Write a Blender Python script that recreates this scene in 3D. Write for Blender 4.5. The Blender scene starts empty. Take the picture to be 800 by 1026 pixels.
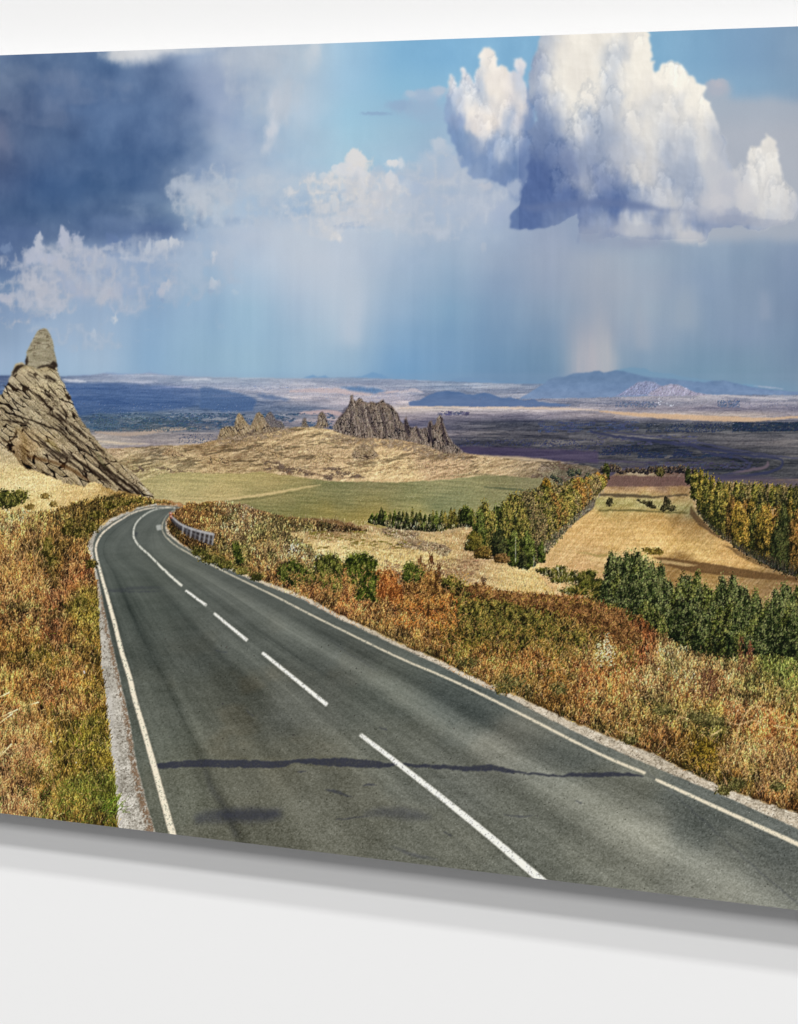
# A flat printed panel (a landscape print on metal) floating off a white studio wall.
# The photographed object IS flat: the landscape is ink on its face.  The ink colours are made
# here by procedural noise and brush dabs (no image file), and stored per vertex on the panel's
# real, lit surface, which is split into one mesh for each thing the print shows.
import numpy as np, math

# ------------------------------------------------------------------ print canvas
S = 2.0
X0, X1, Y0, Y1 = -200.0, 1000.0, 0.0, 950.0
W = int((X1 - X0) * S); H = int((Y1 - Y0) * S)
PX, PY = np.meshgrid((np.arange(W, dtype=np.float32) + .5) / S + X0,
                     (np.arange(H, dtype=np.float32) + .5) / S + Y0)
rng = np.random.default_rng(7)
_T = rng.random((64, 256, 256), dtype=np.float32)

def vn(x, y, seed=0):
    t = _T[seed % 64]
    xi = np.floor(x).astype(np.int32); yi = np.floor(y).astype(np.int32)
    fx = (x - xi).astype(np.float32); fy = (y - yi).astype(np.float32)
    fx = fx * fx * (3 - 2 * fx); fy = fy * fy * (3 - 2 * fy)
    a = t[yi & 255, xi & 255]; b = t[yi & 255, (xi + 1) & 255]
    c = t[(yi + 1) & 255, xi & 255]; d = t[(yi + 1) & 255, (xi + 1) & 255]
    return (a * (1 - fx) + b * fx) * (1 - fy) + (c * (1 - fx) + d * fx) * fy

def fbm(x, y, octv=4, seed=0, gain=.5):
    s = 0; a = 1; tot = 0
    for k in range(octv):
        s = s + a * vn(x * 2 ** k + 17.3 * k, y * 2 ** k + 9.1 * k, seed + k); tot += a; a *= gain
    return s / tot

def billow(x, y, octv=4, seed=0):
    s = 0; a = 1; tot = 0
    for k in range(octv):
        s = s + a * np.abs(2 * vn(x * 2 ** k + 3.3 * k, y * 2 ** k + 5.1 * k, seed + k) - 1); tot += a; a *= .5
    return s / tot

def lin(c):
    c = np.asarray(c, dtype=np.float32) / 255
    return np.where(c <= .04045, c / 12.92, ((c + .055) / 1.055) ** 2.4)

def box(p):      # bounding box (with margin) as slices
    x0, y0, x1, y1 = p
    i0 = max(0, int((x0 - X0) * S)); i1 = min(W, int((x1 - X0) * S) + 2)
    j0 = max(0, int((y0 - Y0) * S)); j1 = min(H, int((y1 - Y0) * S) + 2)
    return slice(j0, max(j1, j0 + 1)), slice(i0, max(i1, i0 + 1))

def blur(a, r):
    r = int(round(r * S))
    if r < 1: return a
    for ax in (0, 1):
        for _ in range(2):
            pad = [(0, 0)] * a.ndim; pad[ax] = (r + 1, r)
            c = np.cumsum(np.pad(a, pad, mode='edge'), axis=ax, dtype=np.float64)
            n = 2 * r + 1
            a = ((np.take(c, range(n, c.shape[ax]), ax) - np.take(c, range(0, c.shape[ax] - n), ax)) / n).astype(np.float32)
    return a

def inside(pts, x, y):
    m = np.zeros(x.shape, bool); n = len(pts)
    for i in range(n):
        xa, ya = pts[i]; xb, yb = pts[(i + 1) % n]
        if ya == yb: continue
        c = ((ya > y) != (yb > y)) & (x < (xb - xa) * (y - ya) / (yb - ya) + xa)
        m ^= c
    return m

def poly(pts, soft=.5, warp=0., wf=8., seed=3, margin=12):
    """mask of a polygon given in print coordinates; returns (slices, mask 0..1)"""
    xs = [p[0] for p in pts]; ys = [p[1] for p in pts]
    m = margin + warp + soft * 2
    sl = box((min(xs) - m, min(ys) - m, max(xs) + m, max(ys) + m))
    x = PX[sl]; y = PY[sl]
    if warp:
        x = x + warp * 2 * (fbm(PX[sl] / wf, PY[sl] / wf, 4, seed, .6) - .5)
        y = y + warp * 2 * (fbm(PX[sl] / wf, PY[sl] / wf, 4, seed + 7, .6) - .5)
    a = inside(pts, x, y).astype(np.float32)
    return sl, blur(a, soft)

def below(pts, ymax, **k):
    return poly([(X0 - 50, pts[0][1])] * (pts[0][0] > X0 - 1 and False) + list(pts) + [(pts[-1][0], ymax), (pts[0][0], ymax)], **k)

def spline(pts, n=12):
    p = np.array(pts, float); out = []
    P = np.vstack([2 * p[0] - p[1], p, 2 * p[-1] - p[-2]])
    for i in range(1, len(P) - 2):
        for t in np.linspace(0, 1, n, endpoint=False):
            a, b, c, d = P[i - 1], P[i], P[i + 1], P[i + 2]
            out.append(.5 * ((2 * b) + (c - a) * t + (2 * a - 5 * b + 4 * c - d) * t * t + (3 * b - a - 3 * c + d) * t ** 3))
    out.append(P[-2]); return np.array(out)

def ribbon(pts, widths, n=10):
    """polygon of a tapered line"""
    full = np.array([list(p) + [w] for p, w in zip(pts, widths)], float)
    q = spline(full, n) if n > 1 else full
    d = np.gradient(q[:, :2], axis=0); d /= np.linalg.norm(d, axis=1)[:, None] + 1e-9
    nrm = np.stack([-d[:, 1], d[:, 0]], 1) * q[:, 2:3] / 2
    return [tuple(v) for v in q[:, :2] + nrm] + [tuple(v) for v in (q[:, :2] - nrm)[::-1]]

IMG = np.zeros((H, W, 3), np.float32)      # sRGB 0..255 while painting
LAB = np.zeros((H, W), np.int16)           # which printed part a point belongs to
PARTS = []                                 # (name, parent index or None, label or None)
def part(name, parent=None, label=None):
    PARTS.append((name, parent, label)); return len(PARTS) - 1

def lay(sl, m, col, a=1., lab=None):
    mm = (m * a)[..., None]
    IMG[sl] = IMG[sl] * (1 - mm) + np.asarray(col, np.float32) * mm
    if lab is not None: LAB[sl][m > .5] = lab

def grid_field(xs, ys, rows):
    """smooth colour field through a table of colours"""
    g = np.array(rows, np.float32)
    fx = np.clip(np.interp(PX[0], xs, np.arange(len(xs))), 0, len(xs) - 1.001)
    fy = np.clip(np.interp(PY[:, 0], ys, np.arange(len(ys))), 0, len(ys) - 1.001)
    def wts(f, n):
        Wt = np.zeros((len(f), n), np.float32); i = f.astype(int); t = f - i
        t = t * t * (3 - 2 * t) * .5 + t * .5
        Wt[np.arange(len(f)), i] = 1 - t; Wt[np.arange(len(f)), np.minimum(i + 1, n - 1)] += t
        return Wt
    return np.einsum('ya,abc,xb->yxc', wts(fy, len(ys)), g, wts(fx, len(xs)), optimize=True).astype(np.float32)

def rbf(anchors, sl, sig):
    """colour field from scattered anchors (x, y, r, g, b), domain-warped"""
    x = PX[sl][::3, ::3]; y = PY[sl][::3, ::3]
    x = x + 26 * (fbm(x / 22, y / 22, 3, 40) - .5); y = y + 22 * (fbm(x / 22, y / 22, 3, 45) - .5)
    num = np.zeros(x.shape + (3,), np.float32); den = np.full(x.shape, 1e-12, np.float32)
    for ax, ay, r, g, b in anchors:
        w = np.exp(-((x - ax) ** 2 + (1.5 * (y - ay)) ** 2) / (2 * sig * sig)) + 1e-7 / (1 + ((x - ax) ** 2 + (y - ay) ** 2))
        num += w[..., None] * np.array([r, g, b], np.float32); den += w
    f = num / den[..., None]
    f = np.repeat(np.repeat(f, 3, 0), 3, 1)[:PX[sl].shape[0], :PX[sl].shape[1]]
    return blur(f, 2)

def dabs(x, y, col, r=.6, alpha=1., lab=None, within=None):
    """small brush dabs, later ones on top"""
    xi = ((x - X0) * S).astype(int); yi = ((y - Y0) * S).astype(int)
    R = int(math.ceil(r * S)); col = np.asarray(col, np.float32)
    offs = [(dx, dy) for dx in range(-R, R + 1) for dy in range(-R, R + 1) if dx * dx + dy * dy <= (r * S) ** 2 + .3]
    for dx, dy in offs:
        a, b = yi + dy, xi + dx
        ok = (a >= 0) & (a < H) & (b >= 0) & (b < W)
        if within is not None:
            ok &= within[np.clip(a, 0, H - 1), np.clip(b, 0, W - 1)]
        aa, bb = a[ok], b[ok]; c = col[ok]
        IMG[aa, bb] = IMG[aa, bb] * (1 - alpha) + c * alpha
        if lab is not None: LAB[aa, bb] = lab

def strokes(x, y, length, ang, c0, c1, width=.34, alpha=1., lab=None, within=None, bend=0.):
    """blades: from the root (x, y) up along angle; colour c0 at the root to c1 at the tip"""
    o = np.argsort(y); x, y, length, ang, c0, c1 = x[o], y[o], length[o], ang[o], c0[o], c1[o]
    K = max(3, int(np.max(length) * S * 1.1)); t = np.linspace(0, 1, K)[None]
    a = ang[:, None] + bend * t * t * np.sign(ang[:, None])
    xx = x[:, None] + np.sin(a) * length[:, None] * t
    yy = y[:, None] - np.cos(a) * length[:, None] * t
    cc = c0[:, None] * (1 - t[..., None]) + c1[:, None] * t[..., None]
    dabs(xx.ravel(), yy.ravel(), cc.reshape(-1, 3), width, alpha, lab, within)

def worley(x, y, seed=0):
    """cell noise: distance to the nearest and second nearest point, and a value per cell"""
    xi = np.floor(x).astype(np.int32); yi = np.floor(y).astype(np.int32)
    f1 = np.full(x.shape, 9., np.float32); f2 = f1.copy(); cid = np.zeros(x.shape, np.float32); sx = cid.copy(); sy = cid.copy()
    for j in (-1, 0, 1):
        for i in (-1, 0, 1):
            a, b = xi + i, yi + j
            qx = a + _T[seed % 64][b & 255, a & 255]; qy = b + _T[(seed + 1) % 64][b & 255, a & 255]
            d = (x - qx) ** 2 + (y - qy) ** 2; near = d < f1
            f2 = np.where(near, f1, np.minimum(f2, d)); cid = np.where(near, _T[(seed + 2) % 64][b & 255, a & 255], cid)
            sx = np.where(near, x - qx, sx); sy = np.where(near, y - qy, sy); f1 = np.where(near, d, f1)
    return np.sqrt(f1), np.sqrt(f2), cid, sx, sy

def emboss(h, lx=-.7, ly=-.7, k=1.):
    gy, gx = np.gradient(h)
    return (-(gx * lx + gy * ly)) * -k

def jit(c, n, amt=12, lum=.15):
    c = np.broadcast_to(np.asarray(c, np.float32), (n, 3))
    return np.clip(c * (1 + rng.normal(0, lum, (n, 1))) + rng.normal(0, amt, (n, 3)), 3, 250)
def rbf2(anchors, sl, sig, wx=8, wy=22, ax_=9., ay_=26., seed=30, detail=1.):
    """like rbf, for clouds: rounded lobes stretched upwards, sharper change between colours"""
    x = PX[sl][::2, ::2]; y = PY[sl][::2, ::2]
    b = billow(x / 13, y / 26, 4, seed); c = billow(x / 11, y / 24, 4, seed + 5)
    x = x + wx * detail * (b - .4) * 2; y = y + wy * detail * (c - .45) * 2
    num = np.zeros(x.shape + (3,), np.float32); den = np.full(x.shape, 1e-12, np.float32)
    for q in anchors:
        w = np.exp(-((x - q[0]) ** 2 + (.8 * (y - q[1])) ** 2) / (2 * sig * sig)) + 1e-6 / (1 + ((x - q[0]) ** 2 + (y - q[1]) ** 2))
        num += w[..., None] * np.array(q[2:5], np.float32); den += w
    f = num / den[..., None]
    f = np.repeat(np.repeat(f, 2, 0), 2, 1)[:PX[sl].shape[0], :PX[sl].shape[1]]
    return blur(f, .7)

def puff(x, y, rx, ry, col, a=1., hard=.35, warp=.35, lab=None, flat=0., seed=None):
    """soft lobe of cloud with a crisper top and a trailing underside"""
    seed = int(x * 3 + y) % 50 if seed is None else seed
    sl = box((x - rx * 2.2, y - ry * 2.2, x + rx * 2.2, y + ry * 2.2))
    X, Y = PX[sl], PY[sl]
    s = max(3., min(rx, ry) * .9)
    u = (X - x) / rx + warp * 2 * (fbm(X / s, Y / (s * 1.7), 4, seed, .6) - .5)
    v = (Y - y) / ry + warp * 2 * (fbm(X / s, Y / (s * 1.7), 4, seed + 9, .6) - .5)
    d = np.sqrt(u * u + v * v)
    soft = hard + (1 - hard) * np.clip(.5 + v * .8, 0, 1)
    m = np.clip((1.15 - d) / (soft * 1.1 + .05), 0, 1); m = m * m * (3 - 2 * m)
    lay(sl, m, col, a, lab)

def paint_sky():
    P = {}
    P['sky'] = part('printed_sky'); LAB[:] = P['sky']
    xs = list(range(0, 801, 50))
    ys = [60, 85, 110, 135, 160, 185, 210, 235, 260, 285, 310, 335, 360, 385]
    T = """
120,140,170 105,130,165 95,125,165 100,125,165 150,170,200 170,185,205 172,190,208 150,190,220 125,180,218 122,178,218 122,176,215 122,175,213 125,175,212 122,173,209 122,168,204 122,160,196 122,153,185
105,125,155 90,115,155 85,115,158 90,118,160 140,160,195 160,180,205 165,188,210 150,192,222 133,186,219 130,183,218 128,181,216 128,178,215 130,178,212 130,178,212 132,176,209 130,168,200 128,160,190
95,112,145 85,108,148 82,112,158 88,118,162 140,162,198 160,182,208 168,192,215 150,195,222 143,186,215 145,183,213 140,180,212 140,180,210 140,180,208 145,181,208 150,180,206 150,174,199 150,171,195
108,120,150 80,108,148 80,112,158 85,115,160 135,160,195 150,175,205 160,190,215 155,198,222 152,190,215 150,180,208 150,178,205 150,175,202 155,178,203 160,180,203 168,183,202 172,182,199 174,181,194
90,105,140 75,105,150 68,102,148 78,110,155 110,140,180 145,170,202 160,190,215 160,200,222 160,195,220 165,186,211 160,180,205 155,174,202 155,175,200 160,176,198 163,177,197 165,177,195 168,176,190
85,105,145 65,98,145 65,100,145 85,115,158 130,155,190 155,180,208 165,190,215 175,195,215 172,190,215 165,182,208 160,178,205 150,168,200 150,168,195 152,168,192 155,170,190 160,173,190 164,174,189
70,98,140 65,98,142 68,98,142 85,115,155 160,182,205 160,185,212 170,190,215 190,202,216 172,190,212 162,180,205 158,175,205 150,168,196 145,162,190 148,164,188 148,166,188 150,166,187 150,165,185
85,110,155 108,130,165 105,130,170 85,112,160 145,170,202 175,190,212 185,200,218 185,198,215 165,185,208 160,180,205 155,175,202 150,165,192 142,161,190 145,160,185 145,165,190 140,160,185 135,155,182
95,120,165 140,160,190 148,167,198 140,165,200 150,178,208 172,191,214 185,198,215 185,198,215 160,182,208 150,175,202 148,168,195 150,165,190 160,172,190 155,172,192 140,162,188 132,155,182 128,148,178
105,135,175 148,166,195 150,170,200 145,172,205 150,180,208 160,187,213 178,195,215 178,194,212 152,178,205 138,168,198 138,162,192 145,162,188 158,170,188 155,170,190 138,160,188 130,152,180 122,144,175
130,155,190 145,170,200 150,175,205 140,172,205 145,178,208 148,184,211 168,191,214 172,192,212 145,175,205 125,163,196 128,158,190 135,158,185 150,165,186 150,168,188 135,158,185 130,152,180 120,142,172
140,165,195 150,175,205 155,180,208 140,175,208 145,180,208 145,182,210 158,188,212 164,188,210 130,168,203 115,155,192 118,152,186 122,151,182 145,160,182 142,162,186 130,155,182 127,150,180 120,145,174
150,175,205 150,180,210 158,184,210 138,175,208 142,178,205 145,182,208 152,185,210 150,182,208 118,162,202 112,153,192 108,146,182 112,146,178 140,162,184 128,155,182 118,150,178 118,148,175 118,144,172
148,178,207 150,180,209 150,181,209 138,174,206 140,175,205 142,180,208 144,180,208 138,175,206 110,158,200 108,150,188 104,141,178 105,140,175 118,150,180 110,148,178 110,147,175 111,146,172 114,143,168
""".strip().split('\n')
    rows = [[[float(v) for v in c.split(',')] for c in r.split()] for r in T]
    IMG[:] = grid_field(xs, ys, rows)
    X, Y = PX, PY
    # drifting vapour and vertical streaks of rain
    n1 = fbm(X / 38, Y / 55, 5, 11, .55) - .5
    n2 = fbm(X / 5, Y / 150, 3, 15) - .5
    n3 = fbm(X / 2.2, Y / 45, 2, 18) - .5
    amp = np.clip((330 - Y) / 200, .22, 1)[..., None]
    clear = np.exp(-(((X - 400) / 90) ** 2 + ((Y - 100) / 60) ** 2))[..., None] + np.exp(-(((X - 740) / 80) ** 2 + ((Y - 60) / 40) ** 2))[..., None]
    k = np.clip(1 - clear, .1, 1)
    IMG[:] += (n1[..., None] * 38 * amp * np.array([1., .9, .7], np.float32)) * k + n2[..., None] * 2.6 * (.4 + .6 * k) + n3[..., None] * 1.2 * (.35 + .65 * k)
    n4 = fbm((X + Y * .06) / 34, Y / 160, 3, 19, .55) - .5; n5 = fbm((X + Y * .05) / 9, Y / 90, 3, 22) - .5
    IMG[:] += (n4 * np.clip((Y - 190) / 60, 0, 1))[..., None] * np.array([17, 14, 9], np.float32) + (n5 * np.clip((Y - 190) / 60, 0, 1))[..., None] * 3
    # ---- dark storm cloud at the left
    storm = part('printed_storm_cloud', None, 'dark blue storm cloud printed at the upper left of the picture')
    sl, m = poly([(-260, 20), (92, 40), (100, 62), (125, 70), (170, 62), (196, 70), (205, 95), (216, 118), (218, 140), (206, 158), (192, 172), (186, 190), (150, 205), (178, 214), (196, 226), (150, 240), (104, 240), (76, 236), (44, 250), (20, 262), (-10, 268), (-260, 275)], soft=5, warp=10, wf=24, seed=5)
    LAB[sl][m > .5] = storm
    a = m * .3 * (0.5 + fbm(PX[sl] / 40, PY[sl] / 40, 3, 21))
    lay(sl, a, (70, 98, 142))
    sw = fbm(PX[sl] / 26, PY[sl] / 34, 5, 24, .6) - .5
    IMG[sl] += (m * sw)[..., None] * np.array([42, 40, 34], np.float32)
    for (x, y, rx, ry, c, al) in [(140, 42, 48, 22, (222, 223, 224), .97), (190, 40, 40, 16, (206, 211, 218), .8), (136, 52, 34, 15, (216, 218, 222), .9), (118, 56, 20, 9, (206, 208, 212), .8), (165, 48, 26, 9, (214, 217, 222), .8), (190, 50, 20, 6, (190, 200, 212), .6), (60, 78, 34, 12, (132, 145, 172), .35), (20, 76, 26, 14, (126, 142, 168), .35),
            (100, 112, 40, 10, (98, 128, 170), .35), (165, 108, 20, 10, (104, 132, 172), .35), (0, 140, 14, 26, (124, 128, 156), .5), (60, 128, 34, 22, (72, 94, 134), .4), (150, 184, 40, 18, (60, 94, 142), .35), (60, 190, 50, 20, (60, 95, 144), .45), (120, 165, 44, 14, (62, 96, 144), .35),
            (150, 200, 26, 10, (110, 138, 175), .5), (120, 222, 36, 8, (100, 126, 168), .5), (30, 235, 26, 10, (86, 112, 158), .5), (160, 232, 30, 8, (80, 106, 152), .6), (10, 275, 30, 8, (92, 120, 165), .6)]:
        puff(x, y, rx, ry, c, al, hard=.7, warp=.4)
    IMG[sl] *= 1 - (m * .05)[..., None] * np.array([1.5, 1.1, .6], np.float32)
    for q_ in [(228, 100, 34, 40, (142, 160, 194), .6), (238, 140, 34, 24, (138, 160, 196), .55), (214, 165, 34, 18, (126, 150, 190), .5), (206, 80, 26, 26, (136, 154, 188), .5), (100, 85, 60, 16, (112, 136, 174), .35), (40, 150, 34, 24, (96, 118, 156), .4)]: puff(*q_, hard=.9, warp=.5)
    # ---- small bright clouds over the plain, left
    left = part('printed_cumulus_cloud', None, 'ragged small white clouds printed above the pointed rock')
    for (x, y, rx, ry, c, al) in [(275, 105, 12, 22, (205, 210, 220), .8), (272, 130, 10, 18, (212, 214, 222), .8), (268, 148, 9, 10, (205, 209, 218), .6), (286, 100, 10, 30, (196, 205, 218), .5), (312, 60, 14, 18, (198, 206, 216), .5), (318, 45, 8, 14, (210, 214, 220), .5), (230, 60, 26, 10, (182, 192, 208), .5),
            (196, 195, 13, 22, (190, 198, 210), .8), (203, 205, 9, 16, (186, 194, 208), .8), (240, 205, 34, 14, (168, 190, 214), .6), (225, 222, 34, 6, (135, 160, 195), .5), (300, 215, 26, 10, (150, 176, 206), .5)]:
        puff(x, y, rx, ry, c, al, hard=.8, warp=.5)
    for (x, y, rx, ry, c, al) in [(39, 245, 6, 15, (184, 190, 206), .95), (34, 258, 16, 10, (182, 188, 206), .9), (52, 262, 12, 8, (176, 184, 206), .9), (66, 245, 10, 18, (180, 186, 206), .95), (76, 250, 8, 14, (176, 184, 204), .9), (62, 266, 20, 8, (182, 186, 202), .8), (88, 258, 14, 12, (168, 180, 204), .8), (105, 264, 14, 9, (170, 182, 204), .7),
            (148, 250, 7, 8, (192, 200, 214), .9), (163, 248, 12, 7, (200, 206, 216), .9), (176, 243, 8, 6, (204, 208, 216), .9), (132, 260, 14, 4, (168, 182, 206), .7), (120, 246, 18, 9, (98, 125, 172), .75), (112, 243, 8, 10, (92, 118, 168), .5),
            (36, 292, 16, 12, (186, 190, 204), .85), (20, 300, 14, 9, (180, 186, 202), .8), (48, 305, 16, 7, (172, 182, 202), .7), (3, 300, 8, 9, (178, 182, 202), .8), (85, 290, 22, 12, (172, 180, 202), .6), (112, 293, 11, 11, (186, 186, 200), .8), (104, 300, 8, 6, (190, 190, 200), .7), (65, 282, 24, 8, (164, 176, 202), .5), (130, 290, 22, 10, (155, 174, 204), .5),
            (165, 290, 7, 8, (196, 196, 207), .6), (161, 294, 6, 6, (188, 190, 205), .6), (170, 286, 4, 6, (200, 200, 208), .7), (163, 301, 2, 3, (130, 155, 195), .5), (54, 316, 5, 7, (182, 192, 210), .8), (115, 320, 3.5, 7, (196, 204, 214), .9), (94, 335, 4, 6, (182, 196, 214), .7), (215, 257, 4, 9, (200, 205, 216), .9), (214, 286, 6, 7, (190, 200, 214), .8), (211, 292, 5, 2, (140, 165, 200), .5), (236, 293, 4, 3, (172, 194, 214), .6),
            (5, 250, 8, 6, (128, 150, 188), .6), (30, 318, 30, 6, (132, 158, 194), .5)]:
        puff(x, y, rx, ry, c, al, hard=.45, warp=.8, lab=left)
    mid = part('printed_cumulus_cloud', None, 'low white heaped clouds printed along the middle of the sky')
    for (x, y, rx, ry, c, al) in [(310, 190, 34, 16, (182, 200, 216), .5), (345, 200, 40, 18, (204, 210, 218), .7), (385, 195, 26, 20, (196, 206, 218), .7), (357, 165, 11, 15, (224, 220, 218), .95), (347, 172, 12, 10, (216, 216, 220), .9), (365, 180, 10, 12, (214, 215, 220), .9), (337, 172, 5, 7, (214, 218, 224), .8), (325, 178, 5, 6, (206, 214, 222), .7),
            (394, 164, 9, 5, (224, 222, 222), .9), (393, 182, 7, 10, (216, 216, 220), .8), (375, 205, 16, 12, (214, 212, 216), .8), (352, 212, 18, 9, (214, 212, 216), .85), (330, 205, 10, 12, (200, 210, 220), .7), (335, 222, 22, 6, (208, 210, 216), .7), (320, 195, 8, 10, (160, 186, 212), .6), (368, 198, 5, 6, (158, 182, 210), .7), (380, 175, 7, 10, (170, 192, 214), .6), (352, 205, 4, 4, (164, 186, 212), .6), (357, 226, 18, 4, (158, 180, 210), .8), (300, 205, 14, 16, (155, 184, 214), .5),
            (395, 222, 22, 10, (200, 206, 214), .5), (340, 228, 8, 3, (150, 172, 204), .6)]:
        puff(x, y, rx, ry, c, al, hard=.25, warp=.5, lab=mid)
    def tatters(x, y, rx, ry, col, thr, sc, seed, lab, a=.9, st=1.3):
        sl = box((x - rx * 1.5, y - ry * 1.5, x + rx * 1.5, y + ry * 1.5)); X, Y = PX[sl], PY[sl]
        u = (X - x) / rx; v = (Y - y) / ry; env = np.clip(1.15 - np.sqrt(u * u + v * v) + 1.1 * (fbm(X / (rx * .5), Y / (ry * .6), 3, seed + 3) - .5), 0, 1)
        n = 1 - billow(X / sc, Y / (sc * st), 5, seed); n = n * .6 + fbm(X / (sc * 2), Y / (sc * 2), 3, seed + 11) * .4
        m = np.clip((n * np.minimum(1, .25 + env * 1.3) * np.clip(env * 4, 0, 1) - thr + .06) / .3, 0, 1); m = m * m * (3 - 2 * m)
        sh = np.clip((n - thr) * 3, 0, 1)[..., None]; c = np.array(col, np.float32) * (.93 + .08 * sh)
        lay(sl, m * a, c, 1, lab)
    tatters(60, 270, 70, 44, (182, 188, 204), .50, 10, 3, left, .75); tatters(130, 285, 60, 40, (176, 186, 206), .52, 9, 8, left, .6); tatters(30, 300, 50, 30, (186, 190, 204), .5, 9, 12, left, .7); tatters(85, 335, 60, 24, (176, 190, 210), .53, 9, 17, left, .5)
    tatters(150, 250, 50, 16, (192, 198, 212), .52, 9, 21, left, .6); tatters(250, 200, 60, 34, (186, 200, 216), .5, 11, 25, left, .6); tatters(275, 90, 40, 60, (192, 202, 214), .5, 16, 27, left, .35, 2.); tatters(200, 195, 40, 40, (188, 197, 210), .5, 10, 29, left, .6)
    tatters(345, 200, 60, 40, (222, 219, 218), .5, 8, 2, mid, .85); tatters(375, 195, 40, 36, (214, 214, 218), .5, 9, 5, mid, .7); tatters(310, 205, 50, 26, (150, 180, 212), .54, 8, 6, mid, .6); tatters(360, 180, 30, 26, (228, 224, 220), .5, 7, 9, mid, .8); tatters(440, 170, 40, 30, (196, 202, 212), .52, 9, 13, mid, .6)
    tatters(40, 95, 90, 40, (138, 150, 178), .5, 30, 31, storm, .22); tatters(120, 140, 120, 50, (100, 128, 172), .52, 30, 33, storm, .2); tatters(170, 215, 60, 20, (112, 138, 176), .5, 16, 35, storm, .5)
    tatters(230, 190, 90, 44, (182, 194, 212), .48, 15, 41, left, .5); tatters(420, 200, 90, 50, (190, 198, 212), .48, 13, 43, mid, .6); tatters(255, 70, 60, 60, (184, 195, 210), .47, 22, 45, left, .5, 1.8); tatters(330, 215, 80, 30, (206, 210, 218), .49, 9, 47, mid, .6); tatters(150, 280, 110, 50, (176, 188, 208), .5, 14, 49, left, .45)
    # thin grey veil cloud in the blue gap, and the mauve veil at the right
    veil = part('printed_veil_cloud', None, 'thin grey veil of cloud printed in the blue gap')
    for (x, y, rx, ry, c, al) in [(425, 98, 24, 10, (160, 184, 212), .9), (418, 108, 34, 9, (150, 178, 208), .8), (440, 92, 12, 7, (178, 192, 212), .9), (412, 94, 8, 5, (172, 192, 214), .8), (400, 106, 16, 7, (142, 172, 206), .7), (378, 114, 20, 2.5, (136, 168, 204), .75), (430, 118, 30, 8, (150, 178, 208), .5)]:
        puff(x, y, rx, ry, c, al, hard=.45, warp=.35, lab=veil)
    sl, m = poly([(700, 90), (716, 80), (730, 82), (734, 98), (760, 100), (800, 100), (1010, 95), (1010, 240), (690, 240), (690, 120)], soft=4, warp=5, wf=14, seed=9)
    lay(sl, m, (172, 178, 190), .7)
    puff(718, 90, 14, 11, (172, 178, 194), .8); puff(722, 84, 9, 6, (182, 182, 194), .7)
    # ---- the towering cumulus, upper right: left tower first, then the broad mass
    big = part('printed_cumulus_cloud', None, 'towering white cumulus cloud printed at the upper right with blue grey underside')
    tower = [(447, 118), (446, 98), (450, 80), (452, 74), (457, 78), (459, 88), (462, 84), (463, 70), (466, 67), (471, 76), (475, 84), (479, 74), (481, 54), (487, 47), (493, 47), (498, 56), (500, 66), (506, 66), (512, 74), (515, 68), (519, 72), (516, 64), (517, 59), (522, 58), (527, 62), (526, 70), (523, 76), (527, 86), (532, 96), (534, 112), (530, 126), (528, 150), (524, 178), (512, 186), (500, 184), (486, 178), (474, 178), (466, 168), (458, 158), (454, 142), (448, 130)]
    sl, m = poly(tower, soft=.8, warp=4.5, wf=7, seed=12)
    lt, ls, lb = (240, 232, 224), (200, 205, 216), (122, 148, 188)
    A = [(487, 50, *lt), (490, 62, 240, 232, 222), (482, 66, 222, 222, 224), (500, 76, 234, 226, 218), (470, 74, 222, 220, 222), (464, 86, 200, 208, 220), (453, 80, 226, 226, 228), (455, 92, 190, 200, 218), (450, 104, 140, 168, 206), (462, 102, 196, 202, 214), (470, 90, 228, 224, 220), (478, 84, 180, 194, 214), (480, 96, 200, 206, 216), (490, 84, 236, 228, 220), (500, 92, 238, 230, 220), (510, 82, 232, 224, 218), (510, 98, 228, 220, 216), (504, 108, 236, 228, 220), (488, 106, 222, 218, 216), (474, 108, 234, 226, 218), (476, 124, 222, 216, 214), (490, 122, 236, 226, 216), (500, 124, 228, 220, 216), (486, 134, 212, 212, 216), (460, 118, 138, 160, 198), (456, 134, 118, 148, 192), (466, 134, 124, 152, 192), (476, 142, 150, 168, 198), (490, 146, 124, 148, 188), (500, 140, 160, 176, 202), (506, 128, 130, 156, 194), (509, 112, 140, 162, 198), (516, 98, 206, 208, 216), (524, 104, 232, 224, 218), (530, 110, 228, 222, 220), (520, 116, 212, 210, 216), (514, 124, 196, 200, 212), (524, 128, 188, 196, 212), (518, 140, 160, 176, 204), (500, 152, 176, 188, 208), (512, 152, 122, 146, 188), (486, 160, 124, 150, 192), (470, 156, 120, 148, 192), (474, 170, 134, 158, 196), (500, 168, 112, 138, 182), (516, 168, 104, 132, 180), (506, 180, 110, 136, 182), (522, 62, 226, 224, 226), (520, 70, 205, 208, 220), (518, 80, 190, 198, 214), (524, 88, 206, 210, 220)]
    f = rbf2(A, sl, 4.6, wx=5, wy=8, seed=31); b = blur(billow(PX[sl] / 7, PY[sl] / 14, 4, 33), .6)
    lay(sl, m, f + (b[..., None] - .4) * 16, 1, big)
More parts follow.
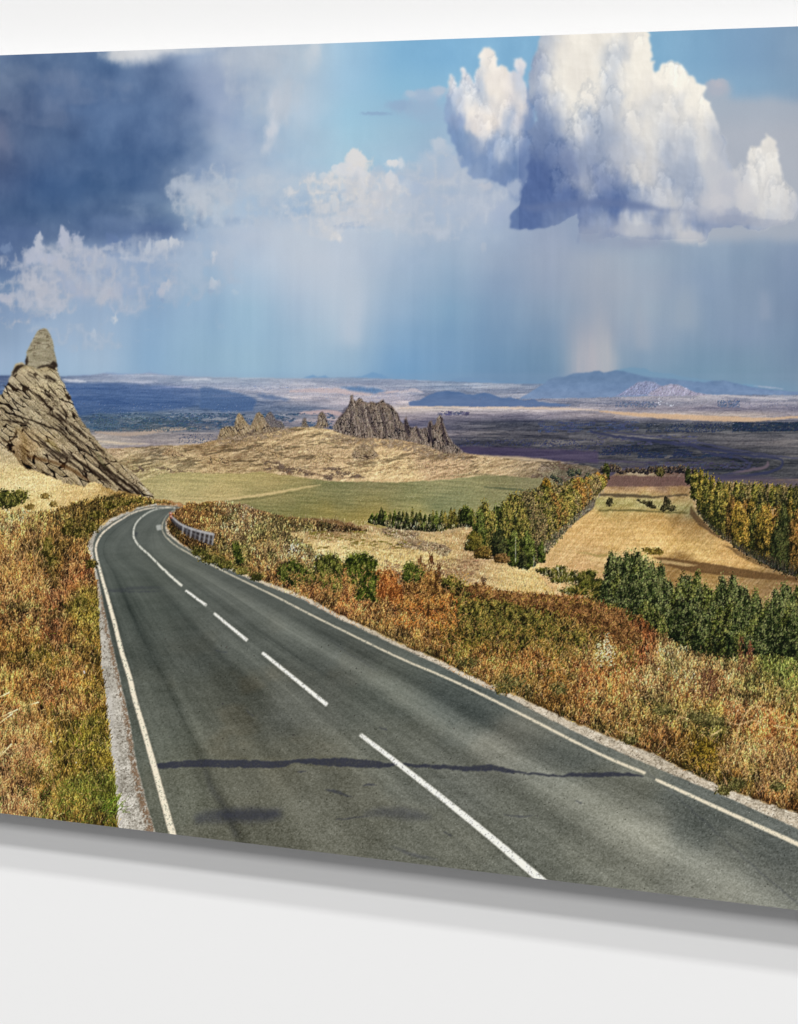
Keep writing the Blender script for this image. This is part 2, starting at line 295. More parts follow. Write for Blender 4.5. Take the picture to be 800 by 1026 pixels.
    mass = [(540, 0), (541, 40), (538, 52), (533, 62), (528, 76), (529, 92), (534, 106), (536, 118), (530, 132), (530, 150), (530, 170), (524, 186), (522, 200), (514, 212), (512, 226), (522, 230), (545, 228), (560, 222), (577, 214), (577, 240), (582, 247), (596, 244), (604, 238), (622, 238), (640, 246), (662, 254), (684, 250), (706, 252), (708, 240), (714, 228), (740, 228), (756, 232), (778, 226), (797, 222), (801, 212), (797, 196), (790, 186), (784, 176), (780, 168), (779, 150), (776, 140), (770, 134), (766, 140), (760, 148), (752, 146), (748, 160), (744, 172), (740, 180), (735, 168), (728, 150), (722, 130), (716, 110), (710, 100), (705, 84), (694, 76), (688, 76), (682, 66), (676, 58), (669, 60), (660, 68), (656, 72), (652, 60), (650, 45), (651, 0)]
    for q_ in [(530, 130, 9, 30), (527, 165, 10, 26), (520, 190, 12, 16), (533, 100, 6, 20)]: puff(*q_, (122, 146, 188), .9, hard=.6, warp=.3, lab=big)
    sl, m = poly(mass, soft=.8, warp=6.5, wf=12, seed=14); m = np.minimum(m, 1) * np.clip((236 + 6 * fbm(PX[sl] / 12, PY[sl] / 12, 3, 2) - PY[sl]) / 10 + (PX[sl] > 600) * .9, 0, 1)
    D = {'w': (244, 238, 226), 'c': (232, 226, 216), 'g': (206, 208, 212), 'b': (176, 186, 202), 'd': (128, 148, 184), 'k': (96, 122, 172), 'm': (150, 164, 192)}
    B = [(544, 40, 'b'), (552, 44, 'g'), (564, 44, 'c'), (580, 40, 'w'), (600, 40, 'c'), (615, 36, 'w'), (622, 48, 'b'), (632, 40, 'c'), (645, 44, 'w'), (536, 66, 'm'), (545, 62, 'm'), (552, 62, 'c'), (562, 66, 'w'), (576, 60, 'c'), (590, 56, 'c'), (603, 58, 'w'), (612, 60, 'b'), (622, 62, 'c'), (634, 62, 'w'), (646, 66, 'w'), (534, 84, 'b'), (541, 88, 'm'), (550, 80, 'c'), (560, 86, 'w'), (574, 80, 'c'), (588, 80, 'c'), (600, 78, 'w'), (611, 78, 'b'), (618, 84, 'g'), (628, 82, 'w'), (640, 84, 'w'), (652, 86, 'c'), (664, 76, 'w'), (676, 64, 'w'), (680, 76, 'w'), (692, 82, 'w'), (702, 94, 'w'), (538, 106, 'd'), (546, 104, 'm'), (554, 100, 'g'), (568, 100, 'w'), (578, 104, 'w'), (590, 100, 'c'), (602, 100, 'g'), (614, 98, 'b'), (628, 96, 'c'), (640, 98, 'c'), (656, 98, 'g'), (668, 96, 'c'), (680, 100, 'g'), (692, 100, 'w'), (704, 106, 'w'), (540, 126, 'd'), (550, 120, 'd'), (562, 114, 'g'), (574, 120, 'w'), (580, 132, 'c'), (588, 116, 'b'), (602, 116, 'b'), (616, 112, 'g'), (630, 114, 'c'), (644, 110, 'g'), (656, 114, 'w'), (664, 118, 'g'), (676, 114, 'c'), (690, 116, 'w'), (700, 120, 'c'), (708, 120, 'g'), (544, 144, 'd'), (556, 138, 'd'), (568, 132, 'b'), (584, 146, 'b'), (596, 136, 'b'), (612, 132, 'b'), (624, 130, 'g'), (640, 126, 'c'), (650, 134, 'w'), (660, 130, 'g'), (672, 128, 'g'), (684, 126, 'g'), (690, 136, 'b'), (700, 136, 'c'), (704, 148, 'g'), (540, 166, 'k'), (552, 160, 'd'), (568, 156, 'm'), (584, 160, 'b'), (600, 156, 'b'), (614, 156, 'g'), (628, 150, 'g'), (640, 148, 'g'), (652, 150, 'c'), (664, 150, 'b'), (680, 150, 'g'), (692, 156, 'b'), (706, 152, 'w'), (712, 160, 'w'), (720, 146, 'b'), (730, 160, 'b'), (544, 184, 'k'), (558, 178, 'd'), (572, 174, 'm'), (586, 182, 'g'), (588, 190, 'g'), (598, 178, 'm'), (608, 182, 'm'), (622, 176, 'm'), (632, 172, 'c'), (640, 164, 'c'), (648, 176, 'c'), (660, 170, 'g'), (674, 172, 'b'), (688, 172, 'b'), (698, 168, 'b'), (710, 172, 'w'), (718, 180, 'c'), (728, 184, 'b'), (738, 186, 'b'), (750, 168, 'c'), (756, 160, 'c'), (766, 146, 'c'), (764, 160, 'w'), (772, 164, 'w'), (778, 176, 'c'), (534, 200, 'k'), (550, 200, 'k'), (566, 200, 'k'), (582, 202, 'k'), (598, 200, 'k'), (614, 198, 'k'), (624, 190, 'd'), (636, 194, 'b'), (648, 196, 'g'), (662, 190, 'g'), (676, 192, 'b'), (690, 190, 'b'), (702, 188, 'b'), (716, 196, 'c'), (728, 200, 'b'), (740, 196, 'c'), (752, 186, 'w'), (762, 184, 'c'), (774, 190, 'c'), (786, 196, 'c'), (520, 216, 'k'), (536, 216, 'k'), (552, 212, 'd'), (566, 210, 'd'), (585, 210, 'm'), (600, 207, 'd'), (620, 205, 'k'), (640, 206, 'd'), (652, 204, 'g'), (664, 200, 'c'), (676, 200, 'c'), (690, 206, 'g'), (704, 204, 'b'), (716, 208, 'g'), (730, 212, 'b'), (744, 210, 'c'), (758, 208, 'c'), (770, 212, 'w'), (784, 212, 'c'), (796, 208, 'g'), (590, 230, 'm'), (600, 222, 'b'), (612, 228, 'm'), (626, 222, 'g'), (636, 226, 'w'), (648, 226, 'g'), (660, 216, 'd'), (672, 222, 'g'), (680, 226, 'c'), (690, 218, 'd'), (700, 222, 'd'), (716, 222, 'm'), (740, 224, 'd'), (760, 226, 'b'), (776, 222, 'g'), (640, 238, 'b'), (656, 240, 'm'), (668, 240, 'b'), (690, 242, 'c'), (698, 246, 'c'), (705, 234, 'b'), (620, 236, 'm')]
    B = [(x, y, *D[k]) for x, y, k in B]
    f = rbf2(B, sl, 6.6, wx=6, wy=9, seed=36)
    b = blur(billow(PX[sl] / 9, PY[sl] / 14, 4, 38), .7); st = fbm(PX[sl] / 2.2, PY[sl] / 22, 3, 50) - .5
    e = emboss(blur(billow(PX[sl] / 13 + .5 * fbm(PX[sl] / 9, PY[sl] / 9, 3, 44), PY[sl] / 19, 3, 41) * 14, .7), .6, -.7, 13)
    fade = np.ones_like(m) * np.clip((244 - PY[sl]) / 14 + .25 + (PX[sl] > 700), .2, 1)
    lay(sl, m * fade, f + (b[..., None] - .42) * 10 + st[..., None] * 4 + np.clip(e * .45, -12, 6)[..., None], 1, big)
    for q_ in [(716, 176, 16, 22, (206, 207, 210), .8), (730, 192, 18, 22, (214, 212, 212), .85), (712, 205, 20, 18, (214, 212, 212), .8), (742, 184, 12, 20, (216, 214, 212), .8), (748, 204, 16, 18, (220, 217, 214), .7), (728, 216, 26, 9, (176, 182, 198), .7)]: puff(*q_, hard=.35, warp=.55, lab=big)
    def lobe(x, y, rx, ry, lift=10, sh=20, seed=0):
        sl = box((x - rx * 1.7, y - ry * 1.7, x + rx * 1.7, y + ry * 1.5)); X, Y = PX[sl], PY[sl]; s = max(2.5, rx * .55)
        u = (X - x) / rx + .6 * (fbm(X / s, Y / (s * 1.4), 4, seed, .65) - .5) * 2; v = (Y - y) / ry + .6 * (fbm(X / s, Y / (s * 1.4), 4, seed + 5, .65) - .5) * 2
        d = np.sqrt(u * u + v * v); ok = (LAB[sl] == big)
        down = np.clip(.75 - v * .75, 0, 1)
        halo = np.clip(1 - np.abs(d - 1.12) / .3, 0, 1) * np.clip(-v + .35, 0, 1) * ok
        IMG[sl] -= (halo * sh)[..., None] * np.array([1.25, 1., .62], np.float32)
        m = np.clip((1.02 - d) / .16, 0, 1) * down * ok
        IMG[sl] += (m * lift)[..., None] * np.array([1, .96, .86], np.float32)
        rim = np.clip(1 - np.abs(d - .88) / .14, 0, 1) * np.clip(-v + .2, 0, 1) * ok
        IMG[sl] += (rim * lift * .7)[..., None]
    L = [(x, y) for x in range(548, 712, 13) for y in range(48, 214, 15)] + [(x, y) for x in range(740, 796, 11) for y in range(154, 222, 14)] + [(x, y) for x in range(458, 532, 11) for y in range(62, 170, 14)]
    rs = np.random.default_rng(5); L = sorted([(x + rs.uniform(-6, 6), y + rs.uniform(-7, 7)) for x, y in L], key=lambda q: q[1])
    for i, (x, y) in enumerate(L):
        if rs.random() < .74: continue
        k = 1. if y < 150 else .8; r0 = rs.uniform(6, 19)
        lobe(x, y, r0 * rs.uniform(.55, .8), r0 * rs.uniform(1.2, 2.0), 7 * k, rs.uniform(4, 17) * k, i % 50)
    sl = box((520, 60, 830, 262)); kk = (LAB[sl] == big) * (np.clip((PY[sl] - 100) / 110, 0, 1) * .1 + .14 * np.exp(-(((PX[sl] - 570) / 55) ** 2 + ((PY[sl] - 165) / 38) ** 2)))
    IMG[sl] *= (1 - kk[..., None] * np.array([1.1, .9, .45], np.float32))
    # loose edges and wisps round it
    for (x, y, rx, ry, c, al) in [(440, 145, 9, 9, (190, 200, 214), .8), (446, 150, 9, 7, (180, 194, 212), .7), (430, 162, 14, 14, (176, 192, 212), .6), (455, 165, 12, 12, (172, 188, 210), .6), (402, 164, 5, 7, (208, 214, 222), .8), (486, 188, 9, 6, (190, 194, 206), .7), (470, 192, 18, 8, (168, 184, 206), .6), (516, 190, 9, 12, (168, 182, 206), .8), (445, 192, 20, 6, (152, 176, 204), .5), (485, 248, 4, 6, (172, 184, 202), .6),
            (722, 160, 14, 26, (188, 192, 202), .6), (732, 190, 12, 18, (186, 190, 202), .75), (722, 205, 18, 14, (200, 200, 206), .7), (745, 195, 10, 16, (210, 208, 210), .6), (735, 222, 30, 7, (150, 160, 184), .6), (700, 215, 16, 10, (176, 182, 198), .5), (640, 232, 34, 9, (176, 182, 196), .55), (690, 240, 16, 9, (196, 196, 202), .6), (770, 224, 30, 5, (160, 168, 188), .5), (595, 236, 20, 12, (144, 156, 182), .5), (620, 244, 30, 8, (150, 162, 186), .5), (590, 238, 12, 10, (144, 156, 182), .5), (645, 244, 26, 7, (146, 158, 184), .5)]:
        puff(x, y, rx, ry, c, al, hard=.4, warp=.45)
    sl, m = poly([(520, 205), (560, 201), (600, 199), (645, 203), (660, 208), (700, 212), (640, 210), (600, 207), (560, 208), (530, 211)], soft=2.2, warp=3, wf=18, seed=4)
    lay(sl, m, (98, 118, 164), .75)
    # shafts of rain and light under the clouds
    for (pts, w, c, al) in [([(583, 310), (586, 392)], 34, (176, 176, 186), .8), ([(592, 325), (600, 392)], 14, (182, 178, 186), .5), ([(600, 295), (612, 392)], 20, (182, 182, 188), .75), ([(640, 290), (645, 350)], 16, (162, 172, 188), .5), ([(690, 280), (686, 330)], 26, (158, 172, 188), .5), ([(765, 290), (768, 320)], 12, (148, 162, 186), .5), ([(360, 270), (350, 345)], 22, (188, 200, 216), .5), ([(375, 300), (360, 370)], 10, (112, 160, 204), .0), ([(340, 260), (345, 320)], 60, (188, 200, 216), .3), ([(600, 250), (600, 330)], 50, (164, 172, 188), .35), ([(330, 240), (320, 290)], 60, (190, 202, 218), .3), ([(590, 205), (578, 244)], 2, (128, 145, 180), .6)]:
        sl, m = poly(ribbon(pts, [w * .7, w], 1), soft=max(1, w * .22), warp=3, wf=9, seed=int(pts[0][0]) % 40)
        y0_ = pts[0][1]; top_ = np.clip((PY[sl] - y0_ + 12) / max(24., .75 * (pts[1][1] - y0_)), 0, 1); top_ = top_ * top_ * (3 - 2 * top_)
        lay(sl, m * top_ * (.75 + .5 * (fbm(PX[sl] / 5, PY[sl] / 70, 3, 8))), c, al)
    # grey lilac haze joining the broken cloud through the middle of the sky
    hz = fbm(X / 44, Y / 30, 4, 205, .55)
    env = np.exp(-(((X - 300) / 150) ** 2 + ((Y - 215) / 55) ** 2)) + .8 * np.exp(-(((X - 250) / 60) ** 2 + ((Y - 110) / 80) ** 2)) + .7 * np.exp(-(((X - 470) / 70) ** 2 + ((Y - 205) / 40) ** 2))
    a = np.clip(env, 0, 1) * np.clip((hz - .3) * 2.4, 0, 1) * .55 * (LAB != big)
    lay((slice(0, H), slice(0, W)), a, (186, 196, 210))
    IMG[:] = IMG * .9 + (IMG @ np.array([.3, .59, .11], np.float32))[..., None] * .1
    return P
def R4(ox, oy, pts):     # helper for coordinates read off a four-times enlargement
    return [(ox + x / 4., oy + y / 4.) for x, y in pts]

def streak_fill(sl, m, base, amp=14, sx=30, sy=2., seed=60, tint=(1, .95, .85), lab=None, a=1.):
    n = fbm(PX[sl] / sx, PY[sl] / sy, 4, seed, .6) - .5
    lay(sl, m, np.asarray(base, np.float32) + n[..., None] * 2 * amp * np.array(tint, np.float32), a, lab)

def speck(x0, y0, x1, y1, n, col, r=.5, sx=1., lab=None, amt=3, lum=.1, dens=None, within=None, alpha=.5):
    """many specks over a zone, thinned by a noise field"""
    x = rng.uniform(x0, x1, n); y = rng.uniform(y0, y1, n)
    if dens is not None:
        k = fbm(x / dens[0], y / dens[1], 3, dens[2]) > dens[3]; x, y = x[k], y[k]
    c = jit(col, len(x), amt, lum)
    for d in np.linspace(-sx / 2, sx / 2, max(1, int(sx * 1.5))):
        dabs(x + d, y, c, r, alpha, lab, within)

def paint_far():
    plain = part('printed_plain', None, 'far blue and mauve plain printed under the sky')
    b_ = box((-200, 440, 1000, 950)); IMG[b_] = np.array((172, 146, 104), np.float32) + (fbm(PX[b_] / 6, PY[b_] / 3, 4, 59)[..., None] - .5) * 70; LAB[b_] = plain
    top = [(-200, 376), (0, 376), (60, 377), (90, 376), (104, 374), (120, 375.5), (150, 374), (170, 376), (200, 377.5), (250, 378.5), (300, 379), (350, 378), (400, 380), (450, 382), (500, 384), (560, 385), (620, 388), (700, 391), (800, 393), (1000, 396)]
    for pts, c, l in [(R4(400, 340, [(130, 185), (190, 168), (240, 155), (275, 150), (320, 158), (350, 162), (400, 172), (450, 185), (520, 190), (520, 230), (130, 230)]), (112, 146, 182), 1),
                      (R4(200, 340, [(400, 165), (430, 150), (455, 143), (475, 150), (505, 145), (530, 158), (540, 170)]), (100, 145, 190), 1),
                      (R4(200, 340, [(560, 180), (600, 150), (650, 148), (690, 132), (730, 140), (770, 160), (800, 165), (800, 190)]), (106, 150, 192), 1),
                      ([(615, 372), (625, 369), (635, 367.5), (645, 369), (652, 372), (668, 374), (690, 378), (720, 382), (760, 386), (760, 396), (615, 396)], (112, 150, 180), 1),
                      (R4(0, 320, [(240, 235), (330, 222), (390, 225), (430, 210), (500, 215), (560, 218), (600, 208), (650, 222), (720, 226), (800, 230), (800, 260), (240, 260)]), (136, 160, 196), 1)]:
        sl, m = poly(pts, soft=.7, warp=1.2, wf=8, seed=6); lay(sl, m, c, .75, part('printed_mountain'))
    sl, m = poly(top + [(1000, 480), (-200, 480)], soft=.4)
    xs = [0, 50, 100, 150, 200, 250, 300, 350, 400, 450, 500, 550, 600, 650, 700, 750, 800]
    ys = [376, 381, 386, 392, 398, 404, 410, 416, 422, 428, 436, 444, 452, 460, 470]
    T = """
70,95,145 80,105,150 135,150,185 125,145,182 140,160,190 140,160,185 145,165,190 120,155,190 130,160,190 120,148,180 115,145,178 110,142,176 105,135,172 105,135,172 105,135,172 110,138,170 115,142,168
60,85,138 90,112,155 150,162,190 140,155,186 155,168,192 150,165,190 160,165,185 140,155,185 140,150,180 125,148,180 118,145,178 112,140,175 95,125,165 90,120,160 100,130,165 105,135,168 110,140,168
55,80,132 66,90,142 68,92,145 100,115,158 130,140,172 140,150,178 172,170,185 150,155,178 135,145,172 120,140,172 125,140,168 120,138,168 92,120,160 110,125,158 95,122,160 95,125,162 100,130,165
55,80,130 60,84,138 58,84,138 75,98,150 100,115,155 160,158,176 168,162,176 180,170,180 150,150,172 120,135,165 135,142,165 130,140,165 110,128,160 160,155,172 160,155,170 110,128,160 105,128,160
55,80,128 58,82,135 56,82,135 65,92,145 78,100,145 100,115,150 175,165,175 180,168,175 165,155,170 100,118,152 120,130,158 145,145,165 140,140,158 170,160,168 165,158,168 145,145,162 140,142,160
58,82,128 60,85,135 60,84,135 62,90,142 72,96,140 80,102,145 140,142,162 175,162,172 170,158,168 110,120,150 105,115,145 110,118,145 115,118,142 120,122,145 140,135,150 135,130,150 145,140,155
60,84,128 62,86,130 66,88,128 68,92,138 82,105,145 90,108,145 90,108,142 150,145,160 200,180,168 200,180,168 185,168,165 175,160,162 150,140,152 150,138,150 135,125,145 125,118,142 125,120,145
60,84,125 64,86,122 66,88,120 72,95,125 80,100,135 95,108,135 110,118,140 150,140,150 160,145,150 140,128,145 135,125,145 130,120,140 165,145,145 185,160,145 190,162,140 185,158,138 150,135,145
60,80,115 60,80,112 62,82,112 72,92,115 90,102,125 110,115,132 145,135,145 160,140,145 100,95,122 95,92,120 90,90,118 85,88,118 90,90,118 95,95,120 100,98,122 95,95,120 90,92,118
60,78,105 62,80,108 70,88,110 85,98,112 85,98,120 110,112,128 120,118,132 120,112,130 90,88,115 88,86,115 92,88,115 88,86,112 70,75,105 75,80,105 80,85,108 70,78,102 65,75,98
90,90,100 95,95,105 165,150,140 140,130,130 130,122,128 120,115,125 120,110,120 120,110,120 98,92,115 98,90,112 95,88,110 92,85,108 85,82,105 100,94,112 105,97,112 105,97,112 100,94,110
160,150,130 150,140,130 185,170,150 150,135,135 160,145,135 150,135,130 140,125,125 120,110,115 70,72,98 65,68,95 80,76,100 82,78,100 90,85,105 60,65,90 85,82,105 110,98,112 108,98,112
170,155,125 165,150,125 130,115,125 140,125,130 190,168,140 160,145,130 150,135,125 120,110,115 75,72,98 70,65,95 72,66,95 78,72,98 88,82,102 60,64,88 62,64,90 90,84,100 105,95,108
190,168,130 185,165,130 190,168,140 190,170,140 190,168,130 170,150,120 160,140,115 150,132,112 80,75,95 75,68,92 78,70,92 80,72,95 95,85,100 100,92,105 85,80,98 60,62,82 90,85,98
190,170,120 190,170,120 195,175,135 190,168,125 190,165,125 180,155,115 175,150,110 170,148,108 90,82,95 85,78,95 82,74,92 85,76,90 82,76,88 85,80,92 78,75,92 65,66,85 85,80,95
""".strip().split('\n')
    rows = [[[float(v) for v in c.split(',')] for c in r.split()] for r in T]
    f = grid_field(xs, ys, rows)[sl]
    X, Y = PX[sl], PY[sl]
    n = fbm(X / 34, Y / 2.2, 4, 61, .6) - .5; n2 = fbm(X / 9, Y / 1.6, 3, 63) - .5; n3 = fbm(X / 1.4, Y / 1., 2, 66) - .5
    band = fbm(X / 70, Y / 4.2, 3, 69, .55)
    lay(sl, m, f + n[..., None] * np.array([46, 40, 30], np.float32) + n2[..., None] * np.array([26, 22, 16], np.float32) + n3[..., None] * 14 + np.clip((band - .56) * 6, 0, 1)[..., None] * np.array([26, 20, 12], np.float32), 1, plain)
    lay(sl, m * .34, (IMG[sl] @ np.array([.3, .59, .11], np.float32))[..., None] + np.array([0, 3, 8], np.float32))
    wl = np.clip((330 - X) / 200, 0, 1) * np.clip((430 - Y) / 12, 0, 1) * np.clip((Y - 381) / 5, 0, 1); IMG[sl] += (m * wl)[..., None] * np.array([12, 14, 12], np.float32)
    wd = np.clip((X - 400) / 60, 0, 1) * np.clip((Y - 405) / 6, 0, 1) * .35; lay(sl, m * wd, (IMG[sl] @ np.array([.3, .59, .11], np.float32))[..., None] + np.array([2, -1, 6], np.float32))
    wr = np.clip((X - 430) / 60, 0, 1) * np.clip((Y - 419) / 6, 0, 1); IMG[sl] -= (m * wr)[..., None] * np.array([11, 8, 13], np.float32)
    cell = worley(X / 26, Y / 3.4, 20); IMG[sl] += (m * (cell[2] - .5) * 20)[..., None] * np.array([1, .9, .75], np.float32); IMG[sl] -= (m * np.clip((.1 - (cell[1] - cell[0])) / .1, 0, 1) * 8)[..., None]
    # bright strips of sunlit ground
    for pts, w, c in [([(62, 380.5), (74, 381.5), (86, 382.5)], [1, 2.6, 1], (214, 214, 220)), ([(182, 381), (198, 380), (212, 380.5)], [1, 2.4, 1], (212, 214, 222)), ([(152, 389), (170, 388), (192, 387.5)], [1, 1.8, 1], (176, 176, 200)), ([(120, 381), (140, 383), (158, 382)], [.6, 1.8, .6], (190, 192, 208)),
                      ([(400, 393), (415, 391), (424, 393)], [2, 4, 1], (188, 178, 182)), ([(424, 400), (436, 400), (448, 400)], [.5, 1.6, .5], (190, 182, 188)), ([(400, 409), (440, 407.5), (500, 408.5), (560, 409.5), (600, 411)], [1, 1.8, 2, 2, 1], (206, 186, 170)), ([(600, 412), (640, 415.5), (690, 418), (740, 420), (770, 420), (800, 418), (900, 417)], [1, 4, 5, 5, 3, 2, 1], (198, 168, 138)),
                      ([(212, 396), (226, 396.5), (240, 397)], [1, 3, 1], (188, 180, 190)), ([(290, 392), (330, 391), (370, 394), (400, 392)], [2, 5, 4, 1], (190, 172, 172)), ([(300, 414), (330, 413), (350, 417)], [2, 5, 2], (182, 160, 160)), ([(95, 433), (130, 435), (170, 430), (210, 428)], [2, 4, 4, 1], (166, 150, 138)), ([(98, 442), (120, 444), (150, 445)], [.8, 2, .6], (196, 180, 160)),
                      ([(700, 394), (740, 397), (790, 400)], [1, 2, 1], (186, 180, 184)), ([(755, 386.5), (770, 388), (785, 389.5)], [.4, 1.4, .4], (162, 170, 190)), ([(735, 404), (760, 404.5), (800, 403)], [1, 1.4, 1], (178, 172, 180)), ([(470, 456), (520, 459), (580, 465)], [2, 4, 1], (196, 174, 140))]:
        s2, q = poly(ribbon(pts, w, 6), soft=.35, warp=.8, wf=6, seed=8); lay(s2, q, c, .85)
    # dark low ridges
    for pts, c, a in [(R4(200, 340, [(0, 250), (0, 192), (60, 196), (150, 212), (230, 240), (215, 285), (120, 290), (0, 275)]), (72, 98, 146), .8), (R4(200, 340, [(225, 215), (300, 222), (370, 240), (340, 246), (260, 238)]), (92, 110, 150), .8), (R4(200, 340, [(560, 192), (640, 185), (700, 195), (755, 208), (700, 220), (620, 205)]), (92, 125, 170), .9), (R4(0, 320, [(245, 255), (400, 250), (600, 262), (800, 280), (800, 340), (700, 360), (300, 390), (240, 300)]), (62, 90, 145), .55), (R4(0, 320, [(320, 440), (350, 410), (375, 385), (400, 375), (440, 378), (465, 400), (490, 440), (400, 446)]), (82, 100, 124), .85)]:
        s2, q = poly(pts, soft=.8, warp=2, wf=9, seed=10); streak_fill(s2, q, np.array(c) * .85 + np.array([12, 16, 16]), 9, 16, 2, a=a)
    dark = part('printed_mountain', None, 'dark blue low ridge printed behind the jagged rocks')
    s2, q = poly(R4(400, 340, [(40, 250), (80, 244), (120, 222), (160, 208), (200, 207), (240, 210), (270, 220), (300, 222), (350, 212), (380, 222), (410, 234), (450, 232), (475, 240), (500, 245), (540, 238), (560, 250), (640, 258), (700, 262), (640, 268), (300, 268), (40, 266)]), soft=.5, warp=.8)
    streak_fill(s2, q, (84, 108, 146), 8, 9, 3, lab=dark); hb = np.clip((PY[s2] - 394) / 12, 0, 1); lay(s2, q * hb * .3, (130, 140, 168))
    blue = part('printed_mountain', None, 'long blue mountain printed on the horizon at the right')
    s2, q = poly([(520, 400), (535, 391), (546, 384), (550, 380.5), (556, 378.5), (566, 377), (575, 374), (590, 373), (600, 371), (605, 373), (612, 372), (617, 370.6), (628, 372.5), (638, 375), (650, 378), (664, 379), (674, 379.8), (690, 381.4), (706, 383), (715, 381.6), (726, 381), (738, 384), (750, 387), (775, 390.5), (800, 393), (1000, 396), (1000, 400), (800, 395.5), (700, 395), (640, 397)], soft=.4, warp=.7, wf=4)
    streak_fill(s2, q, (98, 126, 162), 8, 7, 6, lab=blue); hb = np.clip((PY[s2] - 378) / 18, 0, 1); lay(s2, q * hb * .45, (140, 152, 178)); rr = fbm(PX[s2] / 9, PY[s2] / 5, 4, 64, .6) - .5; IMG[s2] += (q * rr)[..., None] * 22
    for P_, c in [([(615, 397), (625, 393), (632, 387), (640, 383), (648, 381.5), (656, 383), (664, 387), (666, 396)], (138, 142, 170)), ([(648, 397), (655, 391), (664, 386.5), (672, 384.3), (680, 385.5), (688, 389), (696, 393), (712, 396)], (160, 154, 172))]:
        s2, q = poly(P_, soft=.5, warp=1, wf=4); e = emboss(fbm(PX[s2] / 5, PY[s2] / 5, 4, 72) * 10, -.8, -.5, 22)
        lay(s2, q, np.array(c, np.float32) + np.clip(e, -25, 25)[..., None], .95, part('printed_hill', None, 'pale pinkish bare hill printed in front of the long blue mountain' if c[0] > 150 else None))
    hz = np.clip((412 - PY) / 30, 0, 1) * np.clip((PY - 372) / 4, 0, 1); lay((slice(0, H), slice(0, W)), hz * .14, (140, 160, 190))
    # woods, villages and hedges as specks of dark and light
    wood = part('printed_woodland', None, 'dark woods and hedges printed across the far plain')
    speck(90, 414, 335, 430, 2600, (62, 84, 110), .5, 1.4, dens=(14, 3, 70, .47), lab=wood)
    speck(80, 404, 340, 428, 900, (150, 152, 165), .4, .8, dens=(14, 4, 74, .5))
    speck(95, 418, 200, 432, 1200, (72, 90, 104), .5, 1., dens=(12, 3, 75, .42))
    speck(180, 435, 220, 444, 120, (80, 88, 110), .5, 1.)
    speck(648, 424, 770, 433, 900, (46, 56, 82), .5, 1.2, dens=(9, 3, 76, .4), lab=wood)
    speck(735, 423, 820, 432, 1200, (42, 54, 74), .6, 1.4, dens=(9, 5, 77, .3), lab=wood)
    speck(650, 424, 745, 432, 120, (140, 142, 160), .4, 1.)
    speck(600, 450, 650, 456, 500, (44, 52, 76), .6, 1.2, dens=(7, 4, 78, .4), lab=wood)
    speck(615, 446, 646, 453, 260, (42, 50, 72), .6, 1., lab=wood); speck(676, 450, 692, 456, 150, (44, 52, 74), .6, 1., lab=wood); speck(640, 453, 735, 459, 700, (46, 54, 78), .5, 1.4, dens=(10, 3, 79, .45), lab=wood)
    speck(540, 422, 640, 433, 700, (66, 74, 104), .5, 1.6, dens=(12, 2, 80, .48), lab=wood); speck(452, 440, 600, 447, 420, (58, 62, 90), .5, .9, dens=(12, 3, 81, .4), lab=wood); speck(520, 444, 640, 452, 500, (60, 64, 90), .5, 1.2, dens=(12, 3, 82, .5), lab=wood)
    speck(600, 436, 700, 446, 260, (74, 76, 102), .5, 2., dens=(18, 2, 83, .5)); speck(645, 462, 760, 470, 320, (66, 66, 88), .5, 2., dens=(18, 2, 84, .5))
    speck(470, 398, 790, 408, 900, (96, 104, 132), .4, 1.2, dens=(14, 2, 85, .48)); speck(600, 398, 800, 412, 300, (168, 166, 182), .4, 1.3, dens=(14, 2, 86, .5)); speck(720, 401, 742, 408, 160, (82, 100, 130), .5, 1.2); speck(618, 402, 660, 408, 200, (92, 106, 132), .5, 1.2)
    speck(658, 398, 663, 406, 14, (196, 200, 210), .5, .5); speck(668, 404, 676, 407, 14, (190, 192, 204), .5, 1.)
    speck(440, 412, 470, 416, 60, (78, 80, 110), .5, 2.); speck(350, 388, 420, 404, 300, (120, 130, 160), .4, 1.6, dens=(16, 2, 87, .5)); speck(240, 380, 350, 400, 500, (112, 128, 162), .4, 1.6, dens=(18, 2, 88, .5))
    # river bed winding to the right
    river = part('printed_river', None, 'dark winding river bed printed on the plain at the right')
    for pts, w, c in [([(592, 432), (612, 436.5), (640, 440), (665, 443), (690, 446), (712, 449.5), (738, 454), (757, 457), (775, 458.5), (785, 462), (781, 469), (766, 474), (745, 477), (722, 479), (700, 478)], [2, 2.5, 3, 3, 3.2, 3, 3.4, 3, 2.2, 2, 2.5, 3, 3, 3, 1], (56, 60, 86)),
                      ([(600, 430), (640, 436), (690, 441), (730, 449), (770, 456), (800, 459)], [1, 1.2, 1.2, 1.4, 1.2, 1], (70, 72, 98)),
                      ([(690, 444), (715, 455), (738, 458), (752, 466), (735, 474), (712, 478)], [1, 2, 2.4, 2.4, 2, 1], (62, 64, 88)), ([(770, 462), (768, 467), (752, 471), (735, 473)], [1, 3, 3, 1], (104, 92, 102)), ([(560, 466), (590, 462), (620, 462), (660, 464)], [1.5, 2, 2, 1], (70, 66, 86))]:
        s2, q = poly(ribbon(pts, w, 6), soft=.35, warp=1.2, wf=7, seed=9); lay(s2, q, c, .85, river)
    s2, q = poly(R4(400, 340, [(185, 440), (260, 425), (340, 432), (420, 428), (560, 438), (800, 452), (800, 500), (600, 482), (420, 468), (280, 460)]), soft=1.2, warp=2, wf=14)
    streak_fill(s2, q, (76, 68, 94), 7, 26, 1.6, a=.75)
    s2, q = poly([(600, 470), (640, 466), (700, 474), (760, 478), (820, 480), (1000, 480), (1000, 500), (690, 490), (640, 482), (600, 482)], soft=1.5, warp=3, wf=14)
    streak_fill(s2, q, (78, 72, 88), 9, 20, 1.6, a=.8)

